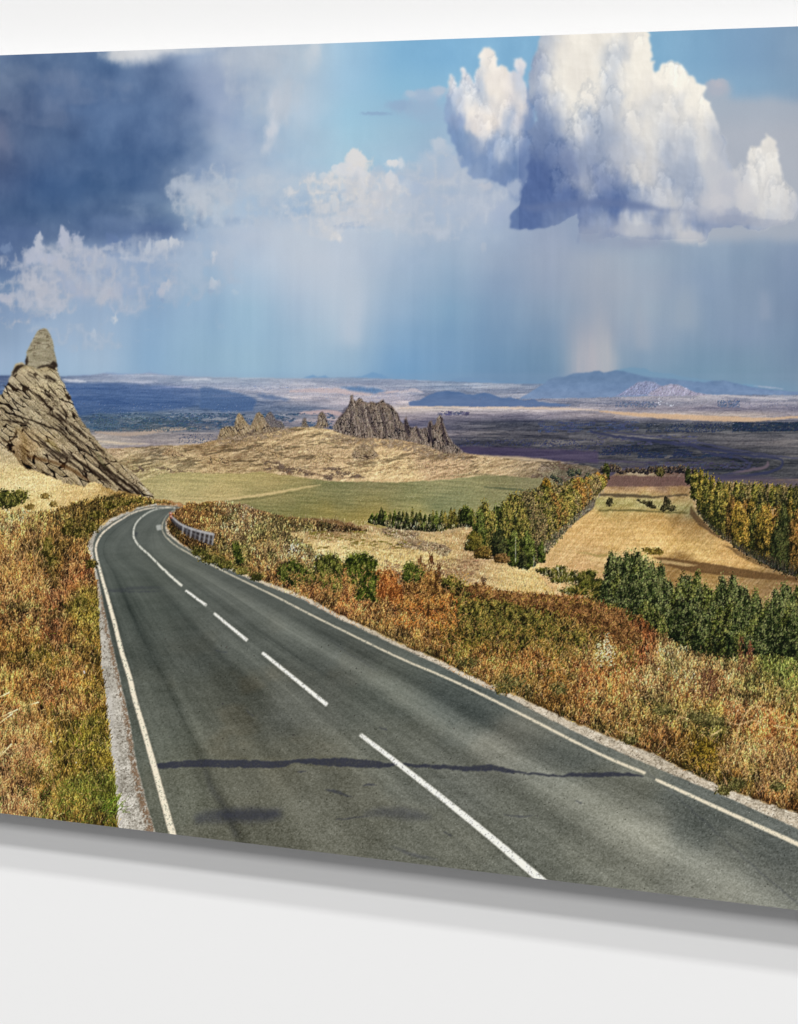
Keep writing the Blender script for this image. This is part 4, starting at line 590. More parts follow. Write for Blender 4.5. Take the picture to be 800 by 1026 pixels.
    joint([(0, 545), (20, 560), (32, 590)], [3, 5, 2], (120, 112, 106), .7, .6); lite([(0, 555), (14, 570)], [4, 3], (176, 170, 158), .7); lite([(560, 660), (590, 690), (606, 712)], [1, 2, .6], (206, 196, 172), .8)
    # straw slope at the foot of the rock
    straw = part('printed_dry_grass', None, 'bright straw slope printed at the foot of the pointed rock')
    top = R4(0, 320, [(-900, 500), (0, 512), (20, 520), (50, 540), (80, 585), (110, 602), (150, 612), (200, 632), (260, 655), (330, 668), (380, 650), (400, 664), (440, 680), (500, 690), (560, 708), (610, 716), (640, 720), (720, 735), (740, 745)])
    s2, q = poly(top + [(180, 520), (120, 560), (60, 600), (-230, 640)], soft=.5, warp=2.5, wf=5, seed=18)
    f = rbf([(10, 470, 206, 184, 132), (5, 456, 176, 160, 128), (20, 480, 222, 200, 148), (50, 480, 214, 190, 138), (80, 485, 214, 188, 134), (100, 492, 196, 166, 108), (120, 495, 150, 120, 70), (150, 500, 140, 105, 60), (40, 495, 220, 196, 138), (70, 500, 204, 174, 116), (20, 505, 190, 165, 104), (175, 506, 170, 130, 90), (0, 540, 176, 140, 84)], s2, 12)
    n = fbm(X[s2] / 8, Y[s2] / 2.6, 4, 120, .6) - .5
    lay(s2, q, f + n[..., None] * 46 + (fbm(X[s2] / 1., Y[s2] / 1.6, 2, 122) - .5)[..., None] * 34, 1, straw)
    n = 1500; gx = rng.uniform(-200, 175, n); gy = rng.uniform(472, 520, n); w = np.zeros((H, W), bool); w[s2][q > .6] = True
    c0 = jit((176, 146, 92), n, 5, .14); c1 = jit((228, 204, 150), n, 5, .1)
    strokes(gx, gy, rng.uniform(1.2, 4, n), rng.normal(0, .3, n), c0, c1, .3, .6, None, w)
    foliage([(5, 500, 17, 9), (20, 497, 9, 7), (-14, 500, 14, 9)], (44, 46, 22), (96, 96, 42), (136, 126, 62), 900, straw_shrub())
    foliage([(46, 497, 5, 3), (54, 505, 4, 3), (30, 508, 5, 3)], (90, 74, 36), (130, 108, 56), (160, 136, 80), 160, None)

def straw_shrub():
    return part('printed_shrub', None, 'dark green shrub printed on the straw slope at the left edge')

LITB = .5
def foliage(blobs, dark, mid, light, n, lab, r=(.35, .8), lx=.55, ly=-.7, warp=.25, size=None, core=.9, tall=1., ctr=None):
    """leafy mass made of lobes: dark gaps inside, lit clumps on the sun side, ragged outline"""
    blobs = np.array(blobs, np.float32); area = blobs[:, 2] * blobs[:, 3]
    dark, mid, light = [np.array(c, np.float32) for c in (dark, mid, light)]
    order = np.argsort(blobs[:, 1] + blobs[:, 3] * .8)
    for i in order:
        cx, cy, rx, ry = blobs[i]
        puff_m(cx, cy + .06 * ry, rx * core, ry * core, dark, lab)
        k = max(12, int(1.5 * n * area[i] / area.sum()))
        u = rng.normal(0, .58, k); v = rng.normal(0, .6, k)
        rr = np.sqrt(u * u + v * v); keep = rr < 1.12 + .2 * rng.random(k); u, v = u[keep], v[keep]; k = len(u)
        x = cx + u * rx; y = cy + v * ry
        cl = fbm(x / (1.9 + rx * .1), y / (3.2 + ry * .12), 3, int(cx / 40) % 40) - .5
        lit = np.clip(LITB + (u * lx + v * ly) * .34 + cl * 2.8 + rng.normal(0, .13, k), 0, 1)[:, None]
        if ctr is not None:
            lit = np.clip(lit + .34 * np.clip((x - ctr[0]) / ctr[2], -1.2, 1.2)[:, None] * np.sign(lx) - .22 * ((y - ctr[1]) / ctr[3])[:, None] - .04, 0, 1)
        c = np.where(lit < .5, dark + (mid - dark) * lit * 2, mid + (light - mid) * (lit - .5) * 2)
        c = c * (1 + rng.normal(0, .09, (k, 1)))
        o = np.argsort(lit[:, 0] + rng.normal(0, .35, k)); x, y, c = x[o], y[o], c[o]
        h = k // 2
        dabs(x[:h], y[:h], c[:h], r[1] * .85, .9, lab); K_ = max(2, int(1.5 * S)); yy = y[h:, None] - np.linspace(0, .75 + .03 * ry, K_)[None] * rng.uniform(.6, 2.2, (k - h, 1)); dabs(np.repeat(x[h:], K_), yy.ravel(), np.repeat(c[h:], K_, 0), .24, .75, lab)

def puff_m(x, y, rx, ry, col, lab):
    sl = box((x - rx * 1.6, y - ry * 1.6, x + rx * 1.6, y + ry * 1.6)); X, Y = PX[sl], PY[sl]
    u = (X - x) / rx; v = (Y - y) / ry; s = max(1.5, min(rx, ry) * .45)
    d = np.sqrt(u * u + v * v) + .9 * (fbm(X / s, Y / s, 3, int(x) % 30) - .5)
    m = np.clip((.98 - d) / .12, 0, 1)
    n = (fbm(X / 1.6, Y / 2.2, 3, 130)[..., None] - .5)
    lay(sl, m, col * (1 + n * .9), .95, lab)

def paint_road():
    X, Y = PX, PY
    # gravel shoulders
    for nm, outer, inner, lb in (('l', LEFT_GRAVEL, LEFT_EDGE, 'pale gravel shoulder printed along the left edge of the road'), ('r', RIGHT_GRAVEL, RIGHT_EDGE, 'pale crumbling stone edge printed along the right side of the road')):
        g = part('printed_gravel_shoulder', None, lb)
        sl, m = poly(outer + [(p[0] + (3 if nm == 'l' else -2), p[1] + (0 if nm == 'l' else 3)) for p in inner[::-1]], soft=.5, warp=4 if nm == 'l' else 2.6, wf=7, seed=21)
        x, y = X[sl], Y[sl]; s = np.clip((y - 500) / 220, .35, 1.4)
        a = fbm(x / 2.1, y / 1.7, 4, 140, .75); b = fbm(x / 11, y / 11, 3, 142)
        c = np.array((176, 170, 158) if nm == 'l' else (186, 174, 154), np.float32) + (a[..., None] - .5) * 100 * s[..., None] + (b[..., None] - .5) * 60
        g2 = np.clip((a - .62) * 12, 0, 1)[..., None] * 0
        c = np.clip(c, 62, 222)
        hole = np.clip((.37 - fbm(x / 1.5, y / 1.3, 3, 145, .7)) * 14, 0, 1)[..., None]
        c = c * (1 - hole * .6) + np.array((88, 74, 62), np.float32) * hole * .6
        lay(sl, m, c, 1, g)
        if nm == 'l':    # worn brown strip between gravel and asphalt
            s2, q = poly(ribbon([(p[0] - .5 - (p[1] - 520) * .012, p[1]) for p in LEFT_EDGE[9:]], [1.5 + k * .9 for k in range(len(LEFT_EDGE[9:]))], 6), soft=.8, warp=3, wf=6, seed=23)
            n = fbm(X[s2] / 1.8, Y[s2] / 2, 4, 147, .7)
            lay(s2, q * np.clip((n - .36) * 5, 0, 1), np.array((108, 84, 62), np.float32) + (n[..., None] - .5) * 150, .9)
            s2, q = poly([(104, 690), (112, 690), (119, 790), (124, 829), (116, 829), (110, 760)], soft=2.5, warp=3, wf=8); lay(s2, q, (205, 200, 192), .5)
        else:
            s2, q = poly(ribbon([(p[0], p[1] + 1.2) for p in RIGHT_EDGE[8:]], [.6] + [1.3] * (len(RIGHT_EDGE) - 9), 5), soft=.4, warp=2.5, wf=5, seed=24)
            n = fbm(X[s2] / 7, Y[s2] / 4, 3, 149, .7); lay(s2, q * np.clip((n - .48) * 7, 0, 1), (70, 62, 54), .8)
            s2, q = poly(ribbon([((p[0] + r[0]) / 2, (p[1] + r[1]) / 2 - .5) for p, r in zip(RIGHT_EDGE[8:], RIGHT_GRAVEL[8:])], [1.] + [2.6] * (len(RIGHT_EDGE) - 9), 5), soft=.8, warp=2.5, wf=5, seed=26)
            n = fbm(X[s2] / 6, Y[s2] / 4, 3, 151, .7); lay(s2, q * np.clip((n - .42) * 5, 0, 1), (208, 192, 168), .6)
    road = part('printed_road', None, 'two lane grey asphalt road printed curving away to the left')
    sl, m = poly(LEFT_EDGE + [(170, 1000), (1150, 1000)] + RIGHT_EDGE[::-1], soft=.35, warp=.8, wf=6, seed=25)
    x, y = X[sl], Y[sl]
    dl = poly_dist(LEFT_LINE, x, y); dr = poly_dist(RIGHT_LINE, x, y)
    v = dl / (dl + dr + 1e-6)
    vr = (x - np.interp(y[:, 0], [p[1] for p in LEFT_LINE[11:]], [p[0] for p in LEFT_LINE[11:]])[:, None]) / (np.interp(y[:, 0], [p[1] for p in RIGHT_LINE[6:]], [p[0] for p in RIGHT_LINE[6:]])[:, None] - np.interp(y[:, 0], [p[1] for p in LEFT_LINE[11:]], [p[0] for p in LEFT_LINE[11:]])[:, None])
    wv = np.clip((y - 556) / 16, 0, 1); v = (v * (1 - wv) + vr * wv).astype(np.float32)
    v = v + .014 * (fbm(x / 60, y / 30, 3, 152) - .5)
    base = rbf([(165, 512, 98, 100, 96), (145, 520, 92, 95, 92), (120, 530, 92, 96, 94), (150, 540, 96, 98, 94), (110, 555, 84, 88, 85), (140, 570, 84, 88, 84), (180, 560, 98, 100, 94), (120, 600, 76, 80, 77), (160, 600, 76, 80, 76), (200, 590, 96, 98, 94), (240, 610, 94, 96, 92), (140, 650, 75, 78, 74), (200, 650, 84, 86, 82), (260, 640, 98, 100, 95), (330, 650, 90, 92, 88), (160, 700, 86, 88, 82), (220, 700, 82, 82, 75), (300, 700, 100, 100, 94), (400, 700, 96, 98, 92), (460, 700, 84, 88, 86), (160, 740, 94, 96, 88), (180, 790, 98, 98, 88), (220, 760, 96, 94, 84), (260, 790, 100, 98, 88), (320, 770, 106, 104, 94), (350, 820, 106, 104, 94), (240, 840, 92, 90, 80), (400, 750, 108, 108, 100), (450, 780, 110, 110, 103), (520, 750, 112, 110, 102), (560, 760, 96, 98, 94), (440, 850, 108, 107, 98), (540, 820, 106, 106, 98), (600, 800, 112, 111, 102), (640, 840, 130, 128, 118), (600, 860, 124, 123, 113), (720, 890, 128, 126, 117), (560, 800, 118, 117, 108), (700, 820, 96, 98, 94), (720, 870, 112, 112, 105), (790, 890, 112, 112, 106), (790, 860, 98, 100, 97), (540, 880, 106, 106, 98)], sl, 26)
    prof = np.interp(v.ravel(), [0, .05, .09, .105, .13, .22, .30, .36, .44, .5, .58, .64, .70, .755, .79, .83, .88, .94, 1], [0, 3, -3, -18, 2, 7, -8, -9, 4, 2, -6, -9, 0, 16, 21, 6, -11, -4, 3]).reshape(v.shape).astype(np.float32)
    vis = np.clip((y - 520) / 120, .25, 1) * 1.15
    prof = prof + (fbm(v * 46 + 3, y / 60, 4, 157, .6) - .5) * 22 + (fbm(v * 16 + 9, y / 120, 2, 159) - .5) * 20
    c = base + np.array([1, 3, 1], np.float32) + (prof * vis * .9)[..., None] * np.array([1, .98, .9], np.float32)
    big = fbm(x / 26, y / 9, 4, 154, .6) - .5
    # aggregate: light chips and dark pits, finer with distance
    s = np.clip((y - 540) / 260, .15, 1.1)
    g1 = fbm(x / 1.25, y / 1.0, 2, 156, .8) - .5; g2 = fbm(x / 2.6, y / 1.8, 3, 158, .7) - .5
    chips = np.clip((vn(x * 1.02, y * 1.15, 160) - .955) * 20, 0, 1) * 44; pits = np.clip((.07 - vn(x * .62, y * .8, 161)) * 14, 0, 1) * 46
    c = c + (big * 17)[..., None] + ((g1 * 30 + g2 * 24 + chips - pits) * s)[..., None]
    patch = np.clip((fbm(x / 40, y / 26, 3, 163) - .5) * 5, 0, 1) * .6 * np.exp(-(((x - 260) / 110) ** 2 + ((y - 700) / 70) ** 2))
    c = c + patch[..., None] * np.array([7, 2, -3], np.float32)
    lay(sl, m, c, 1, road)
    inroad = np.zeros((H, W), bool); inroad[sl][m > .5] = True
    n = 420; px_ = rng.uniform(150, 1000, n); py_ = rng.uniform(640, 940, n)
    dabs(px_, py_, jit((58, 56, 52), n, 4, .15), .5, .6, None, inroad); n = 500; px_ = rng.uniform(300, 1000, n); py_ = rng.uniform(740, 940, n); dabs(px_, py_, jit((166, 162, 152), n, 4, .1), .34, .6, None, inroad)
    # tar seals, stains and cracks
    seal = part('printed_road_crack', road, 'dark tar sealed crack printed across both lanes')
    for pts, w, a, lb, soft in [([(150, 766.5), (158, 767.5), (168, 767), (182, 766), (200, 765), (230, 765.5), (262, 766), (284, 765.5), (292, 763), (310, 763), (330, 763.8), (350, 764), (375, 766), (390, 766.5), (399, 765.5), (415, 767), (432, 768), (455, 769.5), (475, 770), (492, 769), (505, 771.5), (520, 774), (540, 776), (562, 778), (575, 776.5), (600, 776.5), (625, 776), (645, 777.5)], [2, 4, 6.5, 6, 7.5, 8, 7.5, 6, 4, 5.5, 8, 8.5, 7, 4, 2, 3, 3.4, 4.5, 5, 6.2, 4, 2, 2, 2.4, 4, 5, 3.6, 1], .86, seal, .5),
                         ([(108, 592), (125, 590.5), (145, 589), (165, 589.5)], [1, 3, 2, .6], .4, None, 1), ([(112, 593), (140, 593), (165, 592)], [.6, 1.2, .4], .45, None, .5),
                         ([(195, 821), (215, 818), (235, 817), (260, 816.5), (283, 816)], [8, 13, 15, 15, 10], .5, seal, 2.4), ([(218, 816), (250, 817), (278, 815)], [5, 9, 5], .4, None, 1.5), ([(325, 791), (338, 794), (354, 799)], [.8, 3.4, 1], .55, None, .6), ([(364, 787), (371, 786), (378, 787)], [.8, 2, .6], .6, None, .4), ([(336, 821), (350, 820), (370, 818)], [.6, 1.4, .6], .55, None, .5), ([(365, 816), (385, 814), (410, 816), (432, 820)], [4, 9, 11, 3], .4, None, 2.6), ([(297, 773), (303, 773), (308, 773.5)], [.6, 1.6, .6], .6, None, .5),
                         ([(392, 848), (415, 857), (440, 862)], [1, 3, 1], .4, None, 1), ([(505, 816), (518, 818), (535, 817)], [.6, 1.6, .6], .5, None, .5), ([(445, 834), (452, 838)], [1, 2], .5, None, .5), ([(380, 729), (388, 731)], [1, 1.6], .5, None, .5), ([(576, 802), (583, 805)], [1, 1.6], .5, None, .5), ([(246, 710), (254, 718)], [.6, 1], .45, None, .4), ([(216, 652), (228, 654)], [.6, 1.2], .5, None, .4), ([(205, 770), (212, 790), (225, 810), (238, 840)], [2, 5, 5, 6], .22, None, 2), ([(330, 640), (350, 655), (380, 672)], [.4, .8, .4], .3, None, .4),
                         ([(137, 533), (135.5, 537)], [2.5, 2.5], .5, None, .6), ([(610, 742), (680, 800), (760, 872), (830, 930)], [.4, 1, 1.4, 1.4], .25, None, .6)]:
        s2, q = poly(ribbon(pts, w, 6), soft=soft, warp=1.6, wf=5, seed=27)
        n = fbm(X[s2] / 2.4, Y[s2] / 2, 3, 165, .7)
        lay(s2, q * np.clip(.95 + (n - .5) * .9, 0, 1), np.array((53, 55, 67), np.float32) + (n[..., None] - .5) * 22, a, lb)
    # painted lines
    def line(name, lbl, pts, w, col, n=8):
        p = part(name, road, lbl); s2, q = poly(ribbon(pts, w, n), soft=.5, warp=.22, wf=5, seed=28)
        wear = np.clip(1.08 - np.clip((fbm(X[s2] / 1.6, Y[s2] / 1.6, 3, 170, .8) - .58) * 5, 0, .5), 0, 1)
        lay(s2, q * wear, col, .97, p)
    line('printed_edge_line', 'cream edge line printed along the left of the road', LEFT_LINE, [.6, .8, .9, 1, 1.1, 1.2, 1.3, 1.4, 1.6, 1.7, 1.8, 1.9, 2, 2.2, 2.4, 2.9, 3.3, 3.9, 4.4, 4.9, 4.8, 5.5, 6.9, 7.8], (236, 220, 196))
    k = 19
    rw = [.4, .5, .5, .6, .7, .7, .8, .9, 1.0, 1.1, 1.3, 1.4, 1.5, 1.8, 2., 2.2, 2.4, 2.7]
    line('printed_edge_line', 'cream edge line printed along the right of the road, farther stretch', RIGHT_LINE[:18] + [(647, 775)], rw + [2.8], (220, 208, 182))
    line('printed_edge_line', 'cream edge line printed along the right of the road, nearest stretch', [(657, 781)] + RIGHT_LINE[19:], [3.0, 3.5, 4.2, 4.6, 6, 6.5], (226, 214, 188))
    line('printed_centre_line', 'long solid centre line printed round the bend', [(172, 508.2), (166, 508.6), (155, 510.8), (147, 514.5), (140, 520), (136, 525), (134.2, 530), (133.8, 535), (135, 540.5), (140, 547.5), (150, 556.5), (162.5, 569), (173, 579), (182.5, 587)], [.5, .6, .8, .9, 1.1, 1.2, 1.4, 1.5, 1.6, 1.7, 1.8, 2, 2.2, 2.3], (224, 222, 208))
    for pts, w, lb in [([(186, 591.5), (207, 606.8)], [2.2, 2.6], 'short white dash printed just after the solid centre line'), ([(214.5, 614.5), (248, 642)], [2.4, 3.2], 'white dash printed second from the end of the solid line'), ([(263, 654), (328, 706.5)], [3, 4.2], 'long white dash printed third from the end of the solid line'), ([(361, 736), (401, 766.5), (440, 797), (492, 839), (552, 890)], [4, 5, 5.5, 6.6, 8], 'nearest long white dash printed at the bottom of the picture')]:
        line('printed_lane_dash', lb, pts, w, (236, 233, 222), 4 if len(pts) > 2 else 1)
    s2, q = poly(R4(0, 480, [(625, 186), (645, 182), (648, 204), (630, 206)]), soft=.5); lay(s2, q * .8, (176, 178, 172))
def paint_verges():
    X, Y = PX, PY
    ids = [i for i, p in enumerate(PARTS) if p[0] in ('printed_road', 'printed_edge_line', 'printed_lane_dash', 'printed_centre_line', 'printed_road_crack')]
    OFF = ~np.isin(LAB, ids)
    def verge(lbl, outline, anchors, seed):
        p = part('printed_verge', None, lbl); s2, q = poly(outline, soft=.5, warp=2.4, wf=5, seed=seed)
        f = rbf(anchors, s2, 11); x, y = X[s2], Y[s2]
        gl = (f @ np.array([.3, .59, .11], np.float32))[..., None]; f = f * .86 + gl * .14
        gp = np.clip((fbm(x / 13, y / 10, 4, 184 + seed, .6) - .56) * 7, 0, 1)[..., None] * .45; f = f * (1 - gp) + (gl * np.array([.86, .92, .5], np.float32)) * gp
        n = fbm(x / 5, y / 7, 4, 180 + seed, .65) - .5
        lay(s2, q, f * (.62 + n[..., None] * .9), 1, p)
        w = np.zeros((H, W), bool); w[s2][q > .55] = True; F = np.zeros((H, W, 3), np.float32); F[s2] = f
        return p, w, F
    def grow(w, F, x0, y0, x1, y1, n, lr, seed, lean=0., dark=.34, lab=None, wid=.34):
        gx = rng.uniform(x0, x1, n); gy = rng.uniform(y0, y1, n)
        xi = np.clip(((gx - X0) * S).astype(int), 0, W - 1); yi = np.clip(((gy - Y0) * S).astype(int), 0, H - 1)
        k = w[yi, xi]; gx, gy, xi, yi = gx[k], gy[k], xi[k], yi[k]; n = len(gx)
        c = F[yi, xi]; tuft = (fbm(gx / 3.2, gy / 8, 3, seed) - .5) * .75 + (fbm(gx / 11, gy / 10, 3, seed + 9) - .5) * .45; hue = fbm(gx / 9, gy / 8, 3, seed + 4) - .5
        size = np.clip((gy - 490) / 330, .12, 1.15)
        L = (lr[0] * .7 + (lr[1] * .82 - lr[0] * .7) * size ** 1.2) * rng.uniform(.5, 1.4, n)
        lum = np.clip(1.06 + tuft * 3.0 + rng.normal(0, .3, n), .28, 1.9)[:, None]
        sh = np.stack([1 + hue * .16, 1 - hue * .04, 1 - hue * .3], 1)
        big_ = 1 + (fbm(gx / 30, gy / 22, 3, seed + 13) - .5) * .55
        tip = np.clip(c * np.array([1.08, 1.03, .94]) * sh * lum * big_[:, None], 10, 245); root = tip * dark
        L = L * np.where((gy < 610) & (gx < 100), 1.5, 1)
        strokes(gx, gy, L, rng.normal(lean, .2, n) + (rng.random(n) < .12) * rng.normal(0, .6, n), root, tip, wid, .85, lab, OFF, .06)
    A = [(-40, 540, 176, 130, 70), (10, 520, 186, 152, 92), (70, 515, 150, 122, 62), (110, 515, 140, 108, 55), (20, 540, 178, 128, 68), (60, 540, 160, 118, 60), (90, 540, 152, 118, 58), (85, 525, 96, 84, 32), (75, 530, 110, 92, 38), (105, 510, 120, 100, 45), (125, 505, 140, 112, 55), (48, 548, 78, 68, 24), (45, 530, 150, 112, 54), (60, 532, 190, 150, 88), (20, 570, 168, 120, 62), (50, 558, 104, 88, 32), (75, 560, 156, 106, 58), (85, 575, 160, 98, 56), (20, 600, 162, 116, 64), (60, 600, 160, 104, 62), (90, 600, 128, 106, 44), (84, 604, 84, 82, 26), (20, 640, 156, 110, 52), (60, 640, 166, 106, 62), (85, 640, 140, 112, 46), (95, 620, 118, 106, 40), (20, 680, 168, 118, 58), (60, 680, 152, 104, 52), (90, 690, 132, 106, 40), (40, 655, 108, 96, 34), (20, 730, 172, 122, 70), (50, 730, 142, 104, 48), (75, 700, 170, 116, 66), (90, 730, 118, 104, 34), (70, 735, 104, 100, 30), (25, 760, 178, 124, 76), (20, 790, 160, 118, 72), (50, 790, 124, 98, 42), (35, 780, 96, 78, 34), (60, 765, 120, 102, 36), (90, 790, 102, 102, 36), (105, 800, 92, 104, 34), (80, 812, 122, 112, 40), (70, 820, 130, 104, 42), (10, 800, 168, 122, 76), (100, 760, 118, 104, 34), (-100, 650, 156, 110, 56), (-150, 780, 150, 112, 60)]
    left, w, F = verge('rusty and green grass verge printed left of the road', [(-230, 500), (-60, 512), (0, 516), (20, 512), (50, 514), (66, 508), (84, 502), (104, 498), (124, 494), (146, 499), (162, 503), (176, 506)] + LEFT_GRAVEL[1:] + [(-230, 870)], A, 32)
    grow(w, F, -200, 496, 180, 840, 78000, (2.4, 11), 183, 0., lab=left)
    grow(w, F, -200, 500, 175, 850, 40000, (2, 9), 187, .0, .6, lab=left, wid=.3)
    # stalks bleached by the sun
    def stalks(n, x0, y0, x1, y1, c, L, w=None, a=.8, lean=0., sd=.6):
        gx = rng.uniform(x0, x1, n); gy = rng.uniform(y0, y1, n); c1 = jit(c, n, 4, .12)
        strokes(gx, gy, rng.uniform(L * .5, L * 1.3, n), rng.normal(lean, sd, n), c1 * .8, c1, .3, a, None, OFF if w is None else (w & OFF), .15)
    stalks(240, 0, 520, 50, 600, (206, 160, 100), 12, w, .6, sd=.25); stalks(160, -10, 720, 60, 830, (222, 178, 112), 9, w); stalks(120, 20, 640, 95, 760, (214, 160, 96), 7, w, .8); stalks(2300, -200, 540, 110, 840, (218, 172, 104), 5, w, .7)
    stalks(500, -200, 600, 115, 840, (96, 106, 34), 6, w, .8); stalks(220, 40, 780, 122, 835, (104, 116, 44), 8, w, .7); stalks(40, 100, 800, 126, 815, (110, 134, 44), 7, None, .9, 1.0, .4)
    strokes(np.array([0., 0., 2., 30., -3.]), np.array([758., 724., 718., 706., 700.]), np.array([17., 15., 17., 9., 14.]), np.array([.75, .95, 1.15, 1.3, 1.1]), np.tile([[200., 168, 110]], (5, 1)), np.tile([[238., 214, 160]], (5, 1)), .5, .95, None)
    dabs(np.array([84., 84.8, 51., 76.]), np.array([672.5, 674, 743, 764.]), np.array([[225, 222, 215], [210, 205, 200], [190, 190, 170], [196, 190, 180]], float), .9, .9)
    for b, n in [([(48, 546, 5, 8), (46, 553, 4, 5)], 260), ([(82, 603, 7, 5)], 200), ([(92, 528, 9, 6), (80, 534, 10, 5), (70, 524, 5, 5), (98, 516, 10, 4), (66, 531, 5, 5)], 620), ([(110, 506, 10, 4), (124, 503, 9, 4), (137, 501, 8, 3)], 380), ([(92, 565, 6, 5), (52, 562, 6, 6)], 200)]:
        foliage(b, (48, 44, 18), (98, 90, 36), (146, 124, 62), n, left, (.3, .55))
    # ---- right verge
    B = [(175, 515, 150, 105, 60), (190, 520, 174, 126, 62), (200, 512, 190, 130, 62), (215, 520, 186, 146, 84), (245, 510, 160, 118, 76), (230, 540, 196, 158, 104), (260, 530, 192, 162, 104), (235, 522, 196, 160, 112), (215, 545, 156, 110, 60), (190, 535, 110, 78, 42), (185, 545, 96, 70, 38), (205, 552, 92, 80, 38), (225, 562, 100, 84, 40), (240, 570, 90, 80, 36), (290, 530, 140, 118, 70), (250, 532, 118, 104, 50), (275, 528, 130, 112, 58), (330, 525, 110, 84, 54), (300, 545, 212, 182, 120), (255, 555, 200, 164, 100), (285, 560, 196, 158, 98), (245, 560, 186, 140, 78), (270, 580, 150, 108, 56), (260, 585, 176, 116, 72), (300, 590, 158, 108, 60), (320, 600, 156, 102, 58), (350, 605, 172, 112, 62), (355, 595, 196, 122, 62), (390, 600, 160, 96, 46), (390, 580, 168, 98, 44), (400, 615, 160, 120, 66), (380, 620, 140, 108, 56), (420, 600, 166, 94, 42), (440, 600, 152, 98, 38), (410, 585, 172, 110, 50), (430, 590, 150, 80, 40), (405, 618, 204, 134, 66), (450, 618, 196, 122, 58), (430, 612, 172, 106, 52), (450, 590, 110, 92, 40), (470, 595, 120, 76, 40), (490, 600, 118, 70, 38), (460, 580, 130, 100, 50), (560, 600, 112, 68, 36), (530, 605, 116, 72, 36), (590, 620, 116, 76, 40), (480, 625, 92, 90, 30), (500, 615, 84, 84, 30), (530, 625, 88, 88, 28), (520, 640, 104, 90, 36), (455, 630, 120, 100, 34), (560, 640, 122, 102, 42), (580, 640, 136, 110, 54), (600, 650, 152, 114, 62), (500, 655, 146, 108, 46), (440, 640, 150, 104, 52), (470, 645, 120, 108, 40), (485, 640, 96, 96, 32), (400, 635, 134, 106, 58), (420, 655, 134, 106, 58), (480, 670, 150, 108, 56), (500, 660, 200, 126, 66), (520, 675, 176, 116, 60), (450, 668, 138, 108, 56), (510, 690, 110, 96, 46), (560, 690, 150, 104, 48), (590, 688, 216, 138, 74), (600, 700, 180, 124, 66), (605, 685, 208, 124, 62), (550, 705, 130, 96, 44), (610, 680, 204, 122, 66), (650, 690, 188, 136, 84), (640, 660, 142, 82, 46), (620, 640, 130, 76, 40), (615, 655, 170, 120, 60), (680, 665, 184, 152, 90), (690, 675, 186, 148, 88), (740, 680, 152, 130, 74), (715, 680, 170, 118, 70), (790, 680, 120, 128, 56), (780, 668, 110, 120, 52), (760, 690, 146, 128, 66), (790, 700, 156, 126, 66), (640, 720, 150, 116, 60), (660, 710, 116, 106, 56), (700, 720, 140, 112, 54), (715, 725, 100, 102, 46), (750, 720, 206, 126, 68), (765, 730, 196, 118, 58), (740, 712, 196, 130, 76), (790, 740, 190, 124, 62), (685, 700, 190, 130, 70), (680, 720, 170, 136, 72), (630, 738, 156, 114, 58), (660, 745, 140, 96, 50), (680, 755, 110, 84, 40), (705, 755, 78, 66, 20), (740, 760, 180, 136, 80), (760, 760, 176, 132, 74), (790, 780, 172, 126, 72), (725, 785, 104, 88, 34), (770, 795, 150, 104, 56), (795, 808, 130, 90, 46), (745, 780, 150, 112, 56), (900, 800, 165, 115, 60), (950, 850, 160, 112, 60)]
    right, w, F = verge('rusty orange grass verge printed right of the road', RIGHT_GRAVEL[::-1] + [(186, 503), (196, 505), (214, 503), (232, 505), (246, 508), (262, 513), (280, 518), (300, 520), (330, 524), (352, 528), (372, 532), (350, 534), (320, 532), (290, 534), (330, 560), (360, 568), (390, 574), (410, 576), (430, 580), (450, 586), (480, 592), (510, 596), (540, 596), (570, 598), (600, 604), (640, 620), (680, 650), (720, 664), (760, 660), (800, 662), (1010, 660), (1010, 905)], B, 34)
    # pale straw showing through
    grow(w, F, 165, 500, 1000, 910, 130000, (2.6, 12), 190, 0., lab=right)
    grow(w, F, 165, 500, 1000, 910, 64000, (2, 9), 194, 0., .6, lab=right, wid=.3)
    dw = (LAB == right) | True
    # grasses standing in the pale dry ground
    n = 5200; gx = rng.uniform(205, 600, n); gy = rng.uniform(515, 600, n); k = (LAB[np.clip(((gy) * S).astype(int), 0, H - 1), np.clip(((gx - X0) * S).astype(int), 0, W - 1)] != right); gx, gy = gx[k], gy[k]; n = len(gx)
    tuft = np.clip(1 + (fbm(gx / 7, gy / 4, 3, 197) - .5) * 1.3, .5, 1.4)[:, None]; c1 = jit((224, 200, 146), n, 4, .1) * tuft
    ok = (gy > 512 + (gx - 205) * .06) & ((gx < 470) | (gy > 570)) & (gx < 580)
    strokes(gx[ok], gy[ok], rng.uniform(1.5, 5, ok.sum()), rng.normal(0, .3, ok.sum()), c1[ok] * .72, np.clip(c1[ok], 0, 238), .3, .6, None, OFF)
    speck(300, 540, 440, 575, 400, (150, 122, 78), .5, 2., dens=(12, 3, 199, .55), alpha=.6); speck(385, 560, 480, 590, 800, (134, 104, 76), .5, 1.6, dens=(12, 4, 201, .48), alpha=.7)
    speck(310, 532, 410, 550, 300, (120, 108, 52), .5, 2., dens=(12, 3, 202, .5), alpha=.7)
    # the seed heads and bent stalks
    stalks(500, 200, 560, 470, 640, (196, 146, 84), 6, w, .7); stalks(3200, 420, 640, 1000, 900, (220, 180, 116), 5, w, .7); stalks(900, 200, 520, 460, 650, (214, 176, 112), 3.5, w, .6); stalks(260, 570, 680, 820, 790, (232, 172, 104), 8, w, .8, sd=.9); stalks(500, 400, 640, 1000, 900, (100, 102, 48), 6, w, .8); stalks(420, 440, 600, 640, 680, (90, 96, 34), 7, w, .85); stalks(300, 480, 590, 640, 690, (196, 164, 92), 6, w, .6)
